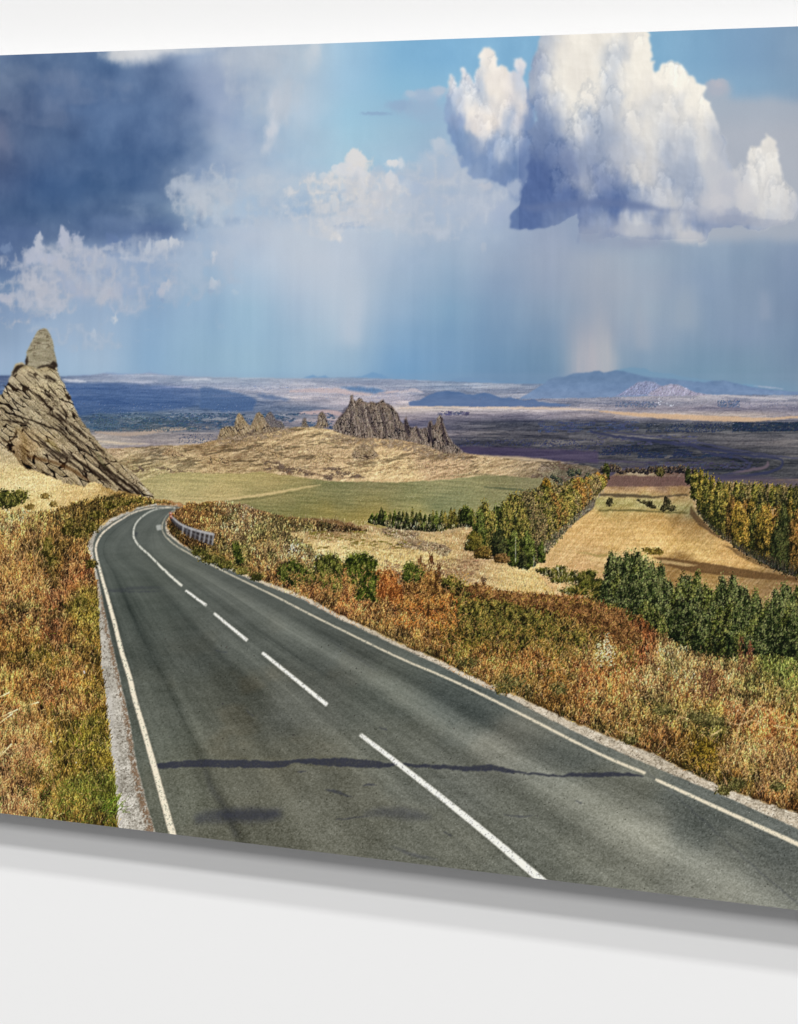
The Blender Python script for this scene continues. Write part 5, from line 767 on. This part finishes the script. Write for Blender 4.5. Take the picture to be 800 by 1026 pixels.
    stalks(300, 540, 640, 720, 700, (204, 172, 112), 8, w, .6, sd=.3); stalks(240, 700, 740, 800, 800, (204, 162, 104), 9, w, .7, sd=.3)
    for pts, ww in [([(738, 738), (744, 722), (752, 710), (762, 708), (772, 712)], [.9, 1, 1, .8, .5]), ([(756, 728), (768, 718), (778, 710), (787, 699)], [1, 1, .8, .5]), ([(776, 727), (788, 729), (800, 731)], [1, 1.2, 1]), ([(680, 718), (692, 720), (702, 719)], [.8, 1.2, .8]), ([(712, 738), (718, 734), (724, 731)], [1, 1.4, .8]), ([(621, 732), (630, 734), (636, 736)], [.8, 1.2, .6]), ([(724, 722), (740, 726), (756, 722), (770, 730)], [.6, 1, 1, .5])]:
        s2, q = poly(ribbon(pts, ww, 8), soft=.3); lay(s2, q, (236, 196, 136), .9)
    # bare stem plants with dark upright stems
    for x0, y0, L, c in [(432, 585, 28, (86, 50, 30)), (421, 586, 26, (96, 60, 36)), (440, 588, 22, (84, 50, 34)), (485, 602, 22, (70, 44, 34)), (388, 590, 14, (110, 62, 34)), (712, 704, 34, (92, 60, 46)), (706, 700, 26, (100, 70, 50)), (716, 702, 26, (110, 76, 52)), (570, 660, 24, (120, 96, 50)), (592, 665, 24, (130, 100, 60)), (743, 676, 36, (120, 78, 52)), (752, 676, 30, (116, 74, 50))]:
        n = 70; t = rng.random(n); strokes(x0 + rng.normal(0, 1.1 + 1.4 * (1 - t), n), y0 - t * L, rng.uniform(2, 5, n), rng.normal(0, .35, n), jit(c, n, 4, .2) * .8, jit(c, n, 4, .2), .32, .85)
    for x0, y0 in [(606, 662), (612, 664), (601, 664), (609, 656)]:
        n = 40; dabs(x0 + rng.normal(0, 2, n), y0 - rng.random(n) * 26 + 4, jit((214, 208, 160), n, 5, .1), .45, .9)
    # ---- shrubs standing in the right verge
    def shrub(lbl, blobs, dark, mid, light, n, r=(.3, .6), nm='printed_shrub'):
        foliage(blobs, dark, mid, light, n, part(nm, None, lbl), r)
    g = ((30, 38, 16), (72, 80, 30), (116, 118, 52))
    shrub('small round green shrub printed beside the end of the guardrail', [(238, 553, 5, 7), (240, 560, 5, 5), (236, 547, 4, 4)], *g, 420)
    shrub('low green bushes printed on the verge below the guardrail', [(212, 560, 12, 5), (226, 566, 11, 4.5), (242, 572, 8, 4), (200, 553, 9, 4), (258, 578, 8, 4)], (50, 50, 24), (86, 84, 38), (128, 116, 58), 900)
    shrub('green shrub clump printed in the straw, leftmost of three by the road bend', [(284, 574, 6, 8), (294, 570, 7, 10), (302, 575, 7, 9), (294, 581, 10, 6), (312, 578, 7, 7)], *g, 1300)
    shrub('green shrub clump printed in the straw, middle one of three', [(322, 566, 7, 9), (332, 563, 8, 9), (338, 572, 7, 11), (326, 578, 8, 10), (336, 586, 7, 8)], (36, 40, 18), (80, 84, 32), (128, 124, 58), 1600)
    shrub('largest dark green shrub printed in the straw, right one of three', [(352, 563, 7, 8), (362, 560, 8, 7), (372, 565, 7, 7), (357, 575, 10, 11), (370, 582, 10, 12), (362, 594, 8, 8), (374, 596, 6, 7)], (30, 38, 16), (70, 80, 26), (110, 116, 46), 2300)
    shrub('rusty seed stalks printed right of the largest shrub', [(390, 582, 9, 12), (396, 595, 8, 9), (383, 592, 6, 8)], (92, 52, 24), (152, 90, 42), (196, 128, 66), 900, (.3, .5), 'printed_weeds')
    shrub('rusty tall weeds printed at the centre of the picture', [(412, 585, 8, 10), (424, 583, 9, 16), (436, 588, 9, 15), (448, 598, 9, 12), (418, 600, 12, 12), (432, 608, 13, 10), (446, 614, 12, 8), (408, 606, 9, 8)], (70, 48, 26), (132, 94, 46), (190, 142, 74), 3000, (.3, .5), 'printed_weeds')
    shrub('green sapling printed left of the tall rusty weeds', [(411, 570, 7, 7), (416, 575, 8, 8), (408, 578, 5, 6)], *g, 700)
    shrub('mixed green weeds printed right of the tall rusty weeds', [(452, 584, 11, 8), (466, 592, 10, 8), (478, 612, 10, 12), (494, 608, 12, 10), (510, 614, 12, 11), (528, 620, 12, 12), (545, 628, 10, 10), (486, 628, 10, 12), (462, 610, 9, 14), (470, 630, 9, 12), (524, 638, 8, 12), (505, 632, 10, 10), (560, 636, 9, 9), (580, 640, 9, 8)], (38, 36, 16), (88, 84, 34), (150, 134, 62), 5200, (.3, .55), 'printed_weeds')
    shrub('rust red weeds printed above the green weeds', [(500, 596, 22, 5), (530, 600, 22, 6), (560, 604, 20, 7), (588, 612, 18, 9), (480, 590, 14, 5), (610, 622, 16, 10), (628, 636, 14, 11)], (74, 52, 30), (122, 84, 48), (160, 116, 68), 4000, (.3, .5), 'printed_weeds')
    shrub('small dark shrub printed at the kerb on the right', [(705, 750, 8, 9), (712, 756, 7, 10), (700, 760, 8, 9), (708, 766, 7, 8)], (38, 30, 10), (88, 74, 22), (176, 140, 46), 1200)
    shrub('low grey green weeds printed on the verge at the right', [(712, 722, 16, 6), (700, 718, 12, 5), (664, 712, 10, 5), (516, 684, 12, 6), (505, 690, 10, 6), (560, 690, 9, 6), (738, 786, 10, 7), (780, 788, 8, 6), (725, 792, 8, 6), (632, 742, 8, 5), (470, 664, 12, 5)], (64, 60, 32), (104, 98, 54), (150, 136, 80), 1800)
    # a few blades again in front of the shrubs
    stalks(420, 270, 575, 470, 632, (200, 146, 80), 6, None, .8); stalks(260, 290, 575, 360, 600, (176, 132, 74), 5, None, .7); stalks(700, 440, 625, 640, 700, (186, 138, 70), 6, None, .7); stalks(500, 460, 590, 600, 650, (170, 136, 62), 5, None, .7); stalks(60, 690, 757, 725, 775, (190, 148, 66), 7, None, .8); stalks(160, 395, 600, 460, 630, (214, 128, 58), 6, None, .8, sd=.7)
    # ---- guardrail
    gr = part('printed_guardrail', None, 'grey steel guardrail printed at the inside of the bend')
    s2, q = poly([(170, 515), (175, 519), (181, 524), (190, 528), (200, 531.5), (215, 535), (213, 547), (200, 542), (188, 536), (178, 529), (171, 521)], soft=.5); lay(s2, q, (52, 50, 56), .85, gr)
    rail = part('printed_rail', gr, None)
    s2, q = poly(ribbon([(170.5, 516), (174, 519.5), (180, 524.5), (188, 528.5), (200, 532.2), (214.5, 535.5)], [1.2, 1.8, 2.2, 2.4, 2.6, 2.8], 6), soft=.4); lay(s2, q, (166, 164, 164), .95, rail)
    s2, q = poly(ribbon([(172, 520), (178, 526), (188, 532), (200, 537), (213.5, 541)], [.6, .8, 1, 1.1, 1.3], 6), soft=.35); lay(s2, q, (104, 104, 108), .8, rail)
    for k, x0 in enumerate([184, 188, 192, 196.5, 201, 205.5, 210, 214]):
        y0 = np.interp(x0, [170, 180, 190, 200, 215], [516, 524.5, 529, 532, 535.5]); p = part('printed_post', gr, None)
        s2, q = poly([(x0 - .5, y0), (x0 + .9, y0), (x0 - .6, y0 + 9 + k * .3), (x0 - 2, y0 + 8.6 + k * .3)], soft=.35); lay(s2, q, (170, 170, 172) if k % 2 == 0 or k > 4 else (110, 110, 114), .75, p)
    s2, q = poly([(169.6, 512.8), (172.6, 513), (172.8, 519.5), (170, 519)], soft=.35); lay(s2, q, (176, 88, 66), .6, part('printed_marker', gr, 'orange marker at the far end of the rail'))
    dabs(np.array([171., 171.2]), np.array([514., 517.]), np.array([[230, 220, 210], [228, 200, 180]], float), .5, .8)

def paint_trees():
    X, Y = PX, PY
    def grove(lbl, trees, pal, nm='printed_trees'):
        p = part(nm, None, lbl)
        return p
    def tree(parent, x, yb, w, h, pal, n, shape='poplar', r=(.3, .55), own=False):
        p = part('printed_tree', parent, None) if own and -20 < x < 820 else parent
        b = []
        if shape == 'poplar':
            for t, k in ((.9, .55), (.76, .8), (.6, .95), (.45, 1), (.28, 1), (.14, .9)):
                b.append((x + rng.uniform(-.12, .12) * w, yb - h * t, w * .5 * k, h * .16))
                if k > .6: b += [(x + w * rng.uniform(.18, .34), yb - h * t + rng.uniform(-1, 1), w * .26, h * .1), (x - w * rng.uniform(.18, .34), yb - h * t, w * .26, h * .1)]
        elif shape == 'pine':
            for t, k in ((.9, .22), (.74, .42), (.56, .66), (.38, .86), (.2, 1)): b.append((x, yb - h * t, w * .5 * k, h * .14))
        else:
            for t, k in ((.8, .6), (.55, 1), (.3, .9)): b += [(x - w * .15, yb - h * t, w * .4 * k, h * .24), (x + w * .16, yb - h * t + h * .05, w * .36 * k, h * .22)]
        foliage(b, *pal, int(n * 1.9), p, r, ctr=(x, yb - h * .5, w * .55, h * .5))
    olive = ((34, 38, 20), (94, 92, 40), (160, 140, 66)); gold = ((34, 34, 20), (104, 88, 34), (184, 142, 60)); green = ((26, 32, 16), (64, 74, 30), (112, 118, 54)); dull = ((36, 38, 24), (94, 86, 48), (156, 132, 84)); dk = ((24, 28, 18), (48, 54, 30), (80, 82, 44)); rust = ((38, 34, 20), (100, 78, 38), (172, 124, 62))
    far = part('printed_trees', None, 'far dark tree belt printed at the head of the golden field')
    for x in np.arange(604, 700, 3.2):
        tree(far, x + rng.uniform(-1, 1), 474 + rng.uniform(-1, 1.5) + (3 if x > 690 else 0), 5, rng.uniform(5, 9) * (.5 if 622 < x < 650 else 1), ((34, 32, 38), (70, 62, 58), (108, 92, 72)), 40, 'round')
    tree(far, 662, 478, 9, 10, ((34, 34, 24), (76, 70, 40), (110, 98, 60)), 90, 'round'); tree(far, 608, 482, 7, 18, dk, 130, 'round'); tree(far, 690, 486, 6, 18, dk, 110, 'round')
    for x, y, w, h in [(573, 478, 9, 9), (580, 476, 6, 6), (560, 484, 8, 5), (548, 488, 10, 3), (555, 480, 6, 4), (590, 480, 7, 6)]: tree(far, x, y, w, h, ((38, 44, 42), (66, 72, 60), (100, 98, 72)), 60, 'round')
    # left avenue, autumn coloured, running away to the field head
    av = part('printed_trees', None, 'olive and orange autumn tree row printed along the left side of the golden field')
    tree(av, 548, 499, 12, 19, ((40, 40, 22), (104, 82, 32), (160, 120, 46)), 420, 'round')
    N = 26
    for k in range(N):
        t = (k / (N - 1)) ** 1.25
        xb = 606 - t * 74; yb = 486 + t * 80; h = 11 + t * 46; w = 6.5 + t * 17
        for back in (1, 0):
            xx = xb - (w * .9 if back else 0) - t * 3 * rng.random(); pal = [olive, rust, olive, dull][rng.integers(4)] if t < .75 else [olive, olive, dull][rng.integers(3)]
            tree(av, xx, yb - (h * .12 if back else 0), w * rng.uniform(.85, 1.15), h * rng.uniform(.88, 1.1), pal, int(140 + t * 800), 'poplar', own=t > .3 and not back)
    for x, yb, w, h, pal, n in [(497, 552, 18, 44, green, 900), (487, 554, 18, 50, olive, 900), (480, 548, 12, 36, green, 600), (508, 560, 18, 54, olive, 1100), (522, 566, 17, 58, olive, 1100), (514, 568, 12, 34, green, 700), (530, 569, 13, 34, green, 800), (500, 561, 14, 30, dk, 500), (475, 552, 15, 18, ((46, 44, 20), (86, 80, 30), (120, 106, 46)), 500), (543, 564, 7, 20, green, 300), (524, 570, 8, 16, dk, 260), (484, 560, 16, 12, ((60, 50, 24), (100, 80, 36), (130, 104, 50)), 300), (503, 564, 14, 9, ((60, 46, 26), (98, 74, 40), (136, 104, 62)), 240)]:
        tree(av, x, yb, w, h, pal, n, own=h > 16)
    n = 300; t = rng.random(n) ** .8; sx_ = 606 - t * 60 + rng.normal(0, 1.2, n); sy_ = 492 + t * 62; strokes(sx_, sy_, 1.5 + t * 7, rng.normal(0, .15, n), jit((140, 128, 112), n, 4, .2), jit((120, 110, 92), n, 4, .2), .3, .55)
    strokes(np.array([516.5, 534.5, 536.5, 517.]), np.array([563., 569, 568, 520.]), np.array([30., 13, 10, 12]), np.array([.02, .0, -.1, .02]), np.tile([[186., 184, 170]], (4, 1)), np.tile([[130., 124, 96]], (4, 1)), .4, .8)
    # pine belt at the meadow's edge
    pines = part('printed_trees', None, 'dark green pine belt printed below the green meadow')
    for x in np.arange(374, 476, 4.3):
        yb = np.interp(x, [374, 400, 437, 476], [525, 531, 534, 526]); tree(pines, x + rng.uniform(-1, 1), yb, rng.uniform(6.5, 9.5), np.interp(x, [374, 384, 410, 466, 476], [9, 17, 21, 20, 16]) * rng.uniform(.82, 1.12), [green, dk, ((34, 40, 22), (78, 82, 40), (122, 112, 60))][rng.integers(3)] if x < 445 else ((40, 42, 22), (92, 86, 38), (130, 114, 56)), 240, 'pine')
    tree(pines, 468, 528, 13, 20, green, 420, 'poplar')
    # right avenue: second row behind, then the near golden row
    back = part('printed_trees', None, 'muted second tree row printed behind the golden row at the right')
    for k, x in enumerate(np.arange(716, 1000, 6.0)):
        yt = np.interp(x, [716, 740, 800, 1000], [484, 483, 487, 495]); tree(back, x, np.interp(x, [716, 760, 1000], [500, 510, 520]), 9.5, np.interp(x, [716, 760, 1000], [500, 510, 520]) - yt, [dull, olive, ((40, 42, 30), (88, 84, 44), (140, 122, 64))][k % 3], 300, 'round')
    near = part('printed_trees', None, 'tall golden autumn tree row printed at the right edge of the field')
    N = 19
    for k in range(N):
        t = k / (N - 1); x = 697 + t * 108 + t * t * 6; yb = np.interp(x, [694, 700, 712, 725, 735, 750, 775, 800, 830], [490, 512, 528, 538, 545, 556, 568, 578, 590]); yt = np.interp(x, [694, 705, 720, 730, 737, 750, 765, 780, 795, 830], [473, 473, 482, 492, 504, 504, 508, 508, 506, 506])
        pal = [gold, olive, gold, rust][rng.integers(4)] if k > 5 else [olive, ((44, 46, 24), (120, 108, 46), (178, 150, 66))][k % 2]
        tree(near, x, yb, 9 + t * 8, yb - yt + rng.uniform(-3, 2), pal, int(420 + 700 * t), 'poplar', own=True)
    for x, yb, w, h, pal in [(741, 548, 15, 42, gold), (766, 562, 18, 54, gold), (786, 572, 12, 62, dk), (779, 570, 12, 40, dk), (798, 576, 14, 60, rust), (840, 594, 22, 80, gold), (870, 606, 24, 88, olive), (905, 618, 26, 92, gold), (945, 632, 26, 96, rust), (985, 645, 26, 100, gold), (820, 588, 18, 74, olive)]: tree(near, x, yb, w, h, pal, 1100)
    n = 240; t = rng.random(n); xx = 698 + t * 100; yy = np.interp(xx, [694, 700, 712, 725, 735, 750, 775, 800], [492, 513, 528, 538, 546, 557, 568, 579]); strokes(xx + rng.normal(0, 1, n), yy, 3 + 9 * t, rng.normal(0, .12, n), jit((88, 82, 78), n, 3, .2), jit((70, 62, 44), n, 3, .2), .3, .5)
    # bushes in the field
    for lb, b in [('small dark bush printed at the left of the field', [(611, 504, 3.2, 3.2), (612, 501, 2, 2)]), ('pair of dark bushes printed in the middle of the field', [(669, 504, 4, 4.5), (667, 500, 2.4, 2.6), (674, 509, 4, 3.4), (666, 509, 5, 3.4)]), ('low brown bushes printed left of the dark pair', [(645, 503, 4, 1.6), (651, 505, 4, 3), (655, 508, 3, 1.5), (640, 501, 2, 1)])]:
        foliage(b, (38, 36, 26), (64, 60, 40), (100, 92, 60), 160, part('printed_bush', None, lb), (.3, .5))
    speck(604, 497, 690, 512, 130, (96, 92, 56), .4, 1.); speck(622, 497, 640, 505, 30, (196, 186, 140), .4, 1.)
    foliage([(655, 552.5, 7, 3.4), (661, 553, 4, 3.4), (648, 551, 4, 2.4)], (66, 56, 22), (104, 88, 38), (140, 118, 56), 260, part('printed_bush', None, 'low olive bush printed just above the green grove'), (.3, .5))
    # green belt and the near grove
    low = part('printed_shrub', None, 'low green thicket printed between the autumn trees and the near grove')
    foliage([(555, 574, 12, 4), (572, 578, 13, 6), (590, 584, 14, 7), (560, 580, 9, 4), (604, 592, 12, 9), (578, 592, 16, 5), (600, 602, 12, 8), (545, 572, 7, 3), (590, 575, 8, 4), (562, 570, 6, 3)], (40, 42, 20), (80, 80, 32), (112, 106, 48), 3600, low, (.3, .6))
    foliage([(598, 606, 6, 7)], (18, 22, 16), (36, 42, 22), (56, 60, 30), 260, low, (.3, .6))
    gv = part('printed_trees', None, 'green poplar grove printed at the right above the rusty verge')
    G = ((22, 29, 16), (60, 71, 34), (128, 132, 76))
    top = [(604, 566), (607, 553), (615, 549), (624, 556), (632, 549), (641, 552), (650, 557), (660, 560), (668, 574), (675, 588), (682, 571), (690, 576), (696, 572), (706, 584), (716, 590), (724, 580), (733, 574), (742, 580), (750, 588), (758, 590), (768, 598), (776, 592), (785, 580), (795, 583), (804, 588), (820, 580), (850, 590), (880, 585), (920, 600), (960, 590), (1000, 600)]
    tx = [p[0] for p in top]; ty = [p[1] for p in top]
    for row, (dx, dy, sc) in enumerate([(0, 0, 1.), (3, 8, .9), (-2, 24, .72), (2, 44, .5)]):
        for x in np.arange(612 + dx, 1000, 7.2):
            yb = np.interp(x, [600, 625, 660, 700, 760, 800, 1000], [614, 628, 642, 660, 666, 668, 690]) + rng.uniform(-3, 3); yt = np.interp(x, tx, ty) + dy + 4 + rng.uniform(-3, 5)
            if yb - yt < 12: continue
            tree(gv, x + rng.uniform(-2, 2), yb, rng.uniform(11, 19), (yb - yt), G if rng.random() < .7 else ((26, 30, 14), (76, 84, 34), (142, 142, 72)), int((yb - yt) * 13), 'poplar', (.3, .62), own=row == 1)
    foliage([(612, 612, 10, 7), (625, 622, 10, 6), (640, 632, 12, 7), (655, 640, 12, 7), (672, 652, 12, 7), (690, 664, 10, 8), (606, 622, 8, 5)], (56, 56, 24), (98, 92, 40), (134, 118, 58), 2400, gv, (.3, .6))
    n = 900; gx = rng.uniform(640, 1000, n); gy = np.interp(gx, [640, 700, 760, 1000], [650, 676, 690, 700]) + rng.uniform(-24, 10, n); c = jit((190, 152, 88), n, 6, .2); c[::3] = jit((150, 96, 50), len(c[::3]), 5, .2)
    strokes(gx, gy, rng.uniform(2, 7, n), rng.normal(0, .3, n), c * .7, c, .32, .8)

def soften():
    """a photographic print is slightly soft"""
    g = IMG @ np.array([.3, .59, .11], np.float32); a = .03 + np.clip((PY - 470) / 30, 0, 1)[..., None] * .05
    IMG[:] = IMG * (1 - a) + g[..., None] * a
    land = np.clip((PY - 380) / 8, 0, 1)[..., None]
    grain = {'printed_tree': .17, 'printed_trees': .17, 'printed_verge': .13, 'printed_shrub': .15, 'printed_weeds': .15, 'printed_hill': .05, 'printed_rock': .05, 'printed_crag': .07, 'printed_rocks': .06, 'printed_boulder': .07, 'printed_dry_grass': .06, 'printed_field': .04, 'printed_meadow': .03, 'printed_plain': .018, 'printed_bush': .14}
    amp = np.array([grain.get(p[0], 0) for p in PARTS], np.float32)[LAB]
    g0 = rng.normal(0, 1, (H, W)).astype(np.float32); g0 = (g0 + np.roll(g0, 1, 0) + np.roll(g0, 1, 1) * .6 + np.roll(g0, 2, 0) * .4) * .62
    g1 = rng.normal(0, .22, (H, W, 3)).astype(np.float32)
    IMG[:] *= 1 + amp[..., None] * (g0[..., None] + g1)
    IMG[:] = IMG + land * (IMG - 112) * .1
    for r_, amt in ((.5, .8), (2.5, .2)):
        IMG[:] = IMG + land * amt * np.clip(IMG - blur(IMG, r_), -26, 26)
    np.clip(IMG, 6, 246, out=IMG)

def paint_all():
    paint_sky(); paint_far(); paint_mid(); paint_trees_and_ground(); soften()

def paint_trees_and_ground():
    paint_rock(); paint_trees(); paint_road(); paint_verges()
# ------------------------------------------------------------------ build in Blender
import bpy

scene = bpy.context.scene
COL = scene.collection
# camera geometry recovered from the converging top and bottom edges of the panel
F, VX, HY = 2000.0, -4810.0, 229.6          # focal length, vanishing point, eye level (picture units, 800 wide)
TH = math.atan2(F, 400 - VX)                # the wall recedes to the left by this angle
GAP = .026                                  # the print floats this far off the wall
D0 = 1.85; ZC = 1.5
fw = (-math.sin(TH), math.cos(TH)); rt = (math.cos(TH), math.sin(TH))
CAM = (-D0 * fw[0], -GAP - D0 * fw[1], ZC)

def to_plane(px, py):
    a = (px - 400) / F
    ry = rt[1] * a + fw[1]; t = (-GAP - CAM[1]) / ry
    return CAM[0] + t * (rt[0] * a + fw[0]), ZC + t * (HY - py) / F

def to_print(x, z):
    dx, dy = x - CAM[0], -GAP - CAM[1]
    dep = dx * fw[0] + dy * fw[1]
    return 400 + F * (dx * rt[0] + dy * rt[1]) / dep, HY - F * (z - ZC) / dep

def lamp(name, ang, share, size, dist=50., side=0.):
    l = bpy.data.lights.new(name, 'AREA'); l.shape = 'SQUARE'; l.size = size
    l.energy = share * math.pi ** 2 * dist ** 2 / math.cos(ang); l.color = (1, .995, .985)
    o = bpy.data.objects.new(name, l); COL.objects.link(o)
    o.location = (side, -dist * math.cos(ang), ZC - .25 + dist * math.sin(ang))
    d = (0 - o.location[0], 0 - o.location[1], ZC - .25 - o.location[2])
    import mathutils
    o.rotation_euler = mathutils.Vector(d).to_track_quat('-Z', 'Y').to_euler()

def mesh_obj(name, verts, faces, mat, parent=None):
    me = bpy.data.meshes.new(name); me.from_pydata(verts, [], faces); me.update()
    me.materials.append(mat); o = bpy.data.objects.new(name, me); COL.objects.link(o); o.parent = parent
    return o

def node_mat(name, col, rough, scale, amt, bump=0.):
    m = bpy.data.materials.new(name); m.use_nodes = True; nt = m.node_tree; b = nt.nodes['Principled BSDF']
    tc = nt.nodes.new('ShaderNodeTexCoord'); n = nt.nodes.new('ShaderNodeTexNoise'); n.inputs['Scale'].default_value = scale; n.inputs['Detail'].default_value = 5
    r = nt.nodes.new('ShaderNodeMapRange'); r.inputs['To Min'].default_value = 1 - amt; r.inputs['To Max'].default_value = 1 + amt
    mx = nt.nodes.new('ShaderNodeVectorMath'); mx.operation = 'SCALE'; mx.inputs[0].default_value = col
    nt.links.new(tc.outputs['Object'], n.inputs['Vector']); nt.links.new(n.outputs['Fac'], r.inputs['Value']); nt.links.new(r.outputs['Result'], mx.inputs['Scale']); nt.links.new(mx.outputs['Vector'], b.inputs['Base Color'])
    b.inputs['Roughness'].default_value = rough; b.inputs['Specular IOR Level'].default_value = .2
    if bump:
        bp = nt.nodes.new('ShaderNodeBump'); bp.inputs['Strength'].default_value = bump; bp.inputs['Distance'].default_value = .001
        nt.links.new(n.outputs['Fac'], bp.inputs['Height']); nt.links.new(bp.outputs['Normal'], b.inputs['Normal'])
    return m

def ink_mat():
    m = bpy.data.materials.new('printed_ink'); m.use_nodes = True; nt = m.node_tree; b = nt.nodes['Principled BSDF']
    at = nt.nodes.new('ShaderNodeAttribute'); at.attribute_name = 'ink'
    tc = nt.nodes.new('ShaderNodeTexCoord'); n = nt.nodes.new('ShaderNodeTexNoise'); n.inputs['Scale'].default_value = 1400; n.inputs['Detail'].default_value = 2
    r = nt.nodes.new('ShaderNodeMapRange'); r.inputs['To Min'].default_value = .955; r.inputs['To Max'].default_value = 1.045
    s = nt.nodes.new('ShaderNodeVectorMath'); s.operation = 'SCALE'
    nt.links.new(tc.outputs['Object'], n.inputs['Vector']); nt.links.new(n.outputs['Fac'], r.inputs['Value']); nt.links.new(at.outputs['Color'], s.inputs[0]); nt.links.new(r.outputs['Result'], s.inputs['Scale']); nt.links.new(s.outputs['Vector'], b.inputs['Base Color'])
    b.inputs['Roughness'].default_value = .42; b.inputs['Specular IOR Level'].default_value = .06
    return m

def bevel_box(name, x0, x1, y0, y1, z0, z1, mat, parent, bev=.0012):
    v = [(x, y, z) for x in (x0, x1) for y in (y0, y1) for z in (z0, z1)]
    f = [(0, 1, 3, 2), (4, 6, 7, 5), (0, 4, 5, 1), (2, 3, 7, 6), (0, 2, 6, 4), (1, 5, 7, 3)]
    o = mesh_obj(name, v, f, mat, parent); md = o.modifiers.new('Bevel', 'BEVEL'); md.width = bev; md.segments = 3
    return o

def build():
    K = 1.09
    wall = mesh_obj('wall', [(-4, 0, -.2), (4, 0, -.2), (4, 0, 3.4), (-4, 0, 3.4)], [(0, 1, 2, 3)], node_mat('white_wall_paint', (.782, .782, .784), .9, 60, .004, .03))
    wall['kind'] = 'structure'
    zt = to_plane(400, 40.6)[1]; zb = to_plane(400, 863.6)[1]
    xl = to_plane(-192, 300)[0]; xr = to_plane(992, 300)[0]
    root = bpy.data.objects.new('wall_print', None); COL.objects.link(root); root.empty_display_size = .1
    root.location = ((xl + xr) / 2, 0, zb)
    root['label'] = 'large landscape print of winding road, rocks and storm clouds, floating off the white wall'
    root['category'] = 'wall print'
    ox, oz = root.location[0], root.location[2]
    # print surface: one fine sheet, cut into the printed things
    PITCH = .925e-3 / 1.3
    nx = int((xr - xl) / PITCH); nz = int((zt - zb) / PITCH)
    gx = np.linspace(xl, xr, nx + 1); gz = np.linspace(zb, zt, nz + 1)
    GX, GZ = np.meshgrid(gx, gz)
    px, py = to_print(GX, GZ)
    fx = np.clip((px - X0) * S - .5, 0, W - 1.01); fy = np.clip((py - Y0) * S - .5, 0, H - 1.01)
    xi = fx.astype(int); yi = fy.astype(int); tx = (fx - xi)[..., None].astype(np.float32); ty = (fy - yi)[..., None].astype(np.float32)
    I = IMG
    c = (I[yi, xi] * (1 - tx) + I[yi, xi + 1] * tx) * (1 - ty) + (I[yi + 1, xi] * (1 - tx) + I[yi + 1, xi + 1] * tx) * ty
    ink = lin(np.clip(c, 0, 250)) / K
    ink = np.concatenate([np.clip(ink, 0, .93), np.ones(ink.shape[:2] + (1,), np.float32)], -1).reshape(-1, 4).astype(np.float32)
    cx, cz = np.meshgrid((gx[:-1] + gx[1:]) / 2, (gz[:-1] + gz[1:]) / 2)
    qx, qy = to_print(cx, cz)
    lab = LAB[np.clip(((qy - Y0) * S).astype(int), 0, H - 1), np.clip(((qx - X0) * S).astype(int), 0, W - 1)].ravel()
    vid = np.arange((nx + 1) * (nz + 1), dtype=np.int64).reshape(nz + 1, nx + 1)
    quads = np.stack([vid[:-1, :-1], vid[:-1, 1:], vid[1:, 1:], vid[1:, :-1]], -1).reshape(-1, 4)
    co = np.stack([GX - ox, np.full_like(GX, -GAP), GZ - oz], -1).reshape(-1, 3).astype(np.float32)
    mat = ink_mat(); objs = {}
    for i, (name, par, label) in enumerate(PARTS):
        q = quads[lab == i]
        if len(q) == 0: continue
        u, inv = np.unique(q, return_inverse=True)
        me = bpy.data.meshes.new(name); me.vertices.add(len(u)); me.vertices.foreach_set('co', co[u].ravel())
        me.loops.add(q.size); me.loops.foreach_set('vertex_index', inv.ravel().astype(np.int32))
        me.polygons.add(len(q)); me.polygons.foreach_set('loop_start', np.arange(0, q.size, 4, dtype=np.int32))
        me.update(calc_edges=True)
        a = me.color_attributes.new('ink', 'FLOAT_COLOR', 'POINT'); a.data.foreach_set('color', ink[u].ravel())
        me.materials.append(mat)
        o = bpy.data.objects.new(name, me); COL.objects.link(o); objs[i] = o
        o.parent = objs.get(par, root) if par is not None else root
        if label: o['label'] = label
    # the metal panel behind the ink, and the block that holds it off the wall
    bevel_box('metal_panel', xl - ox, xr - ox, -GAP + .0004, -GAP + .006, 0, zt - zb, node_mat('white_coated_metal', (.82, .82, .82), .35, 300, .01), root)
    w2 = (xr - xl) / 2
    bevel_box('mounting_block', -w2 + .12, w2 - .12, -GAP + .0062, -.0006, .12, zt - zb - .12, node_mat('dark_mount_board', (.12, .12, .12), .8, 90, .1), root, .002)
    # studio lamps above, stacked in height: three overlapping soft shadows under the print
    lamp('key_lamp', math.radians(39), .30, 11.); lamp('upper_lamp', math.radians(57.8), .31, 3.4); lamp('top_lamp', math.radians(68.0), .215, 2.2)
    w = bpy.data.worlds.new('World'); scene.world = w; w.use_nodes = True
    bg = w.node_tree.nodes['Background']; bg.inputs[0].default_value = (1, 1, 1, 1); bg.inputs[1].default_value = .273
    cam = bpy.data.cameras.new('camera'); co_ = bpy.data.objects.new('camera', cam); COL.objects.link(co_)
    co_.location = CAM; co_.rotation_euler = (math.pi / 2, 0, TH)
    cam.sensor_fit = 'HORIZONTAL'; cam.sensor_width = 36; cam.lens = 36 * F / 800; cam.shift_y = -(513 - HY) / 800
    cam.clip_start = .05; cam.clip_end = 100
    scene.camera = co_
    scene.view_settings.view_transform = 'Standard'; scene.view_settings.look = 'None'
    scene.view_settings.exposure = 0; scene.view_settings.gamma = 1

paint_all()
build()
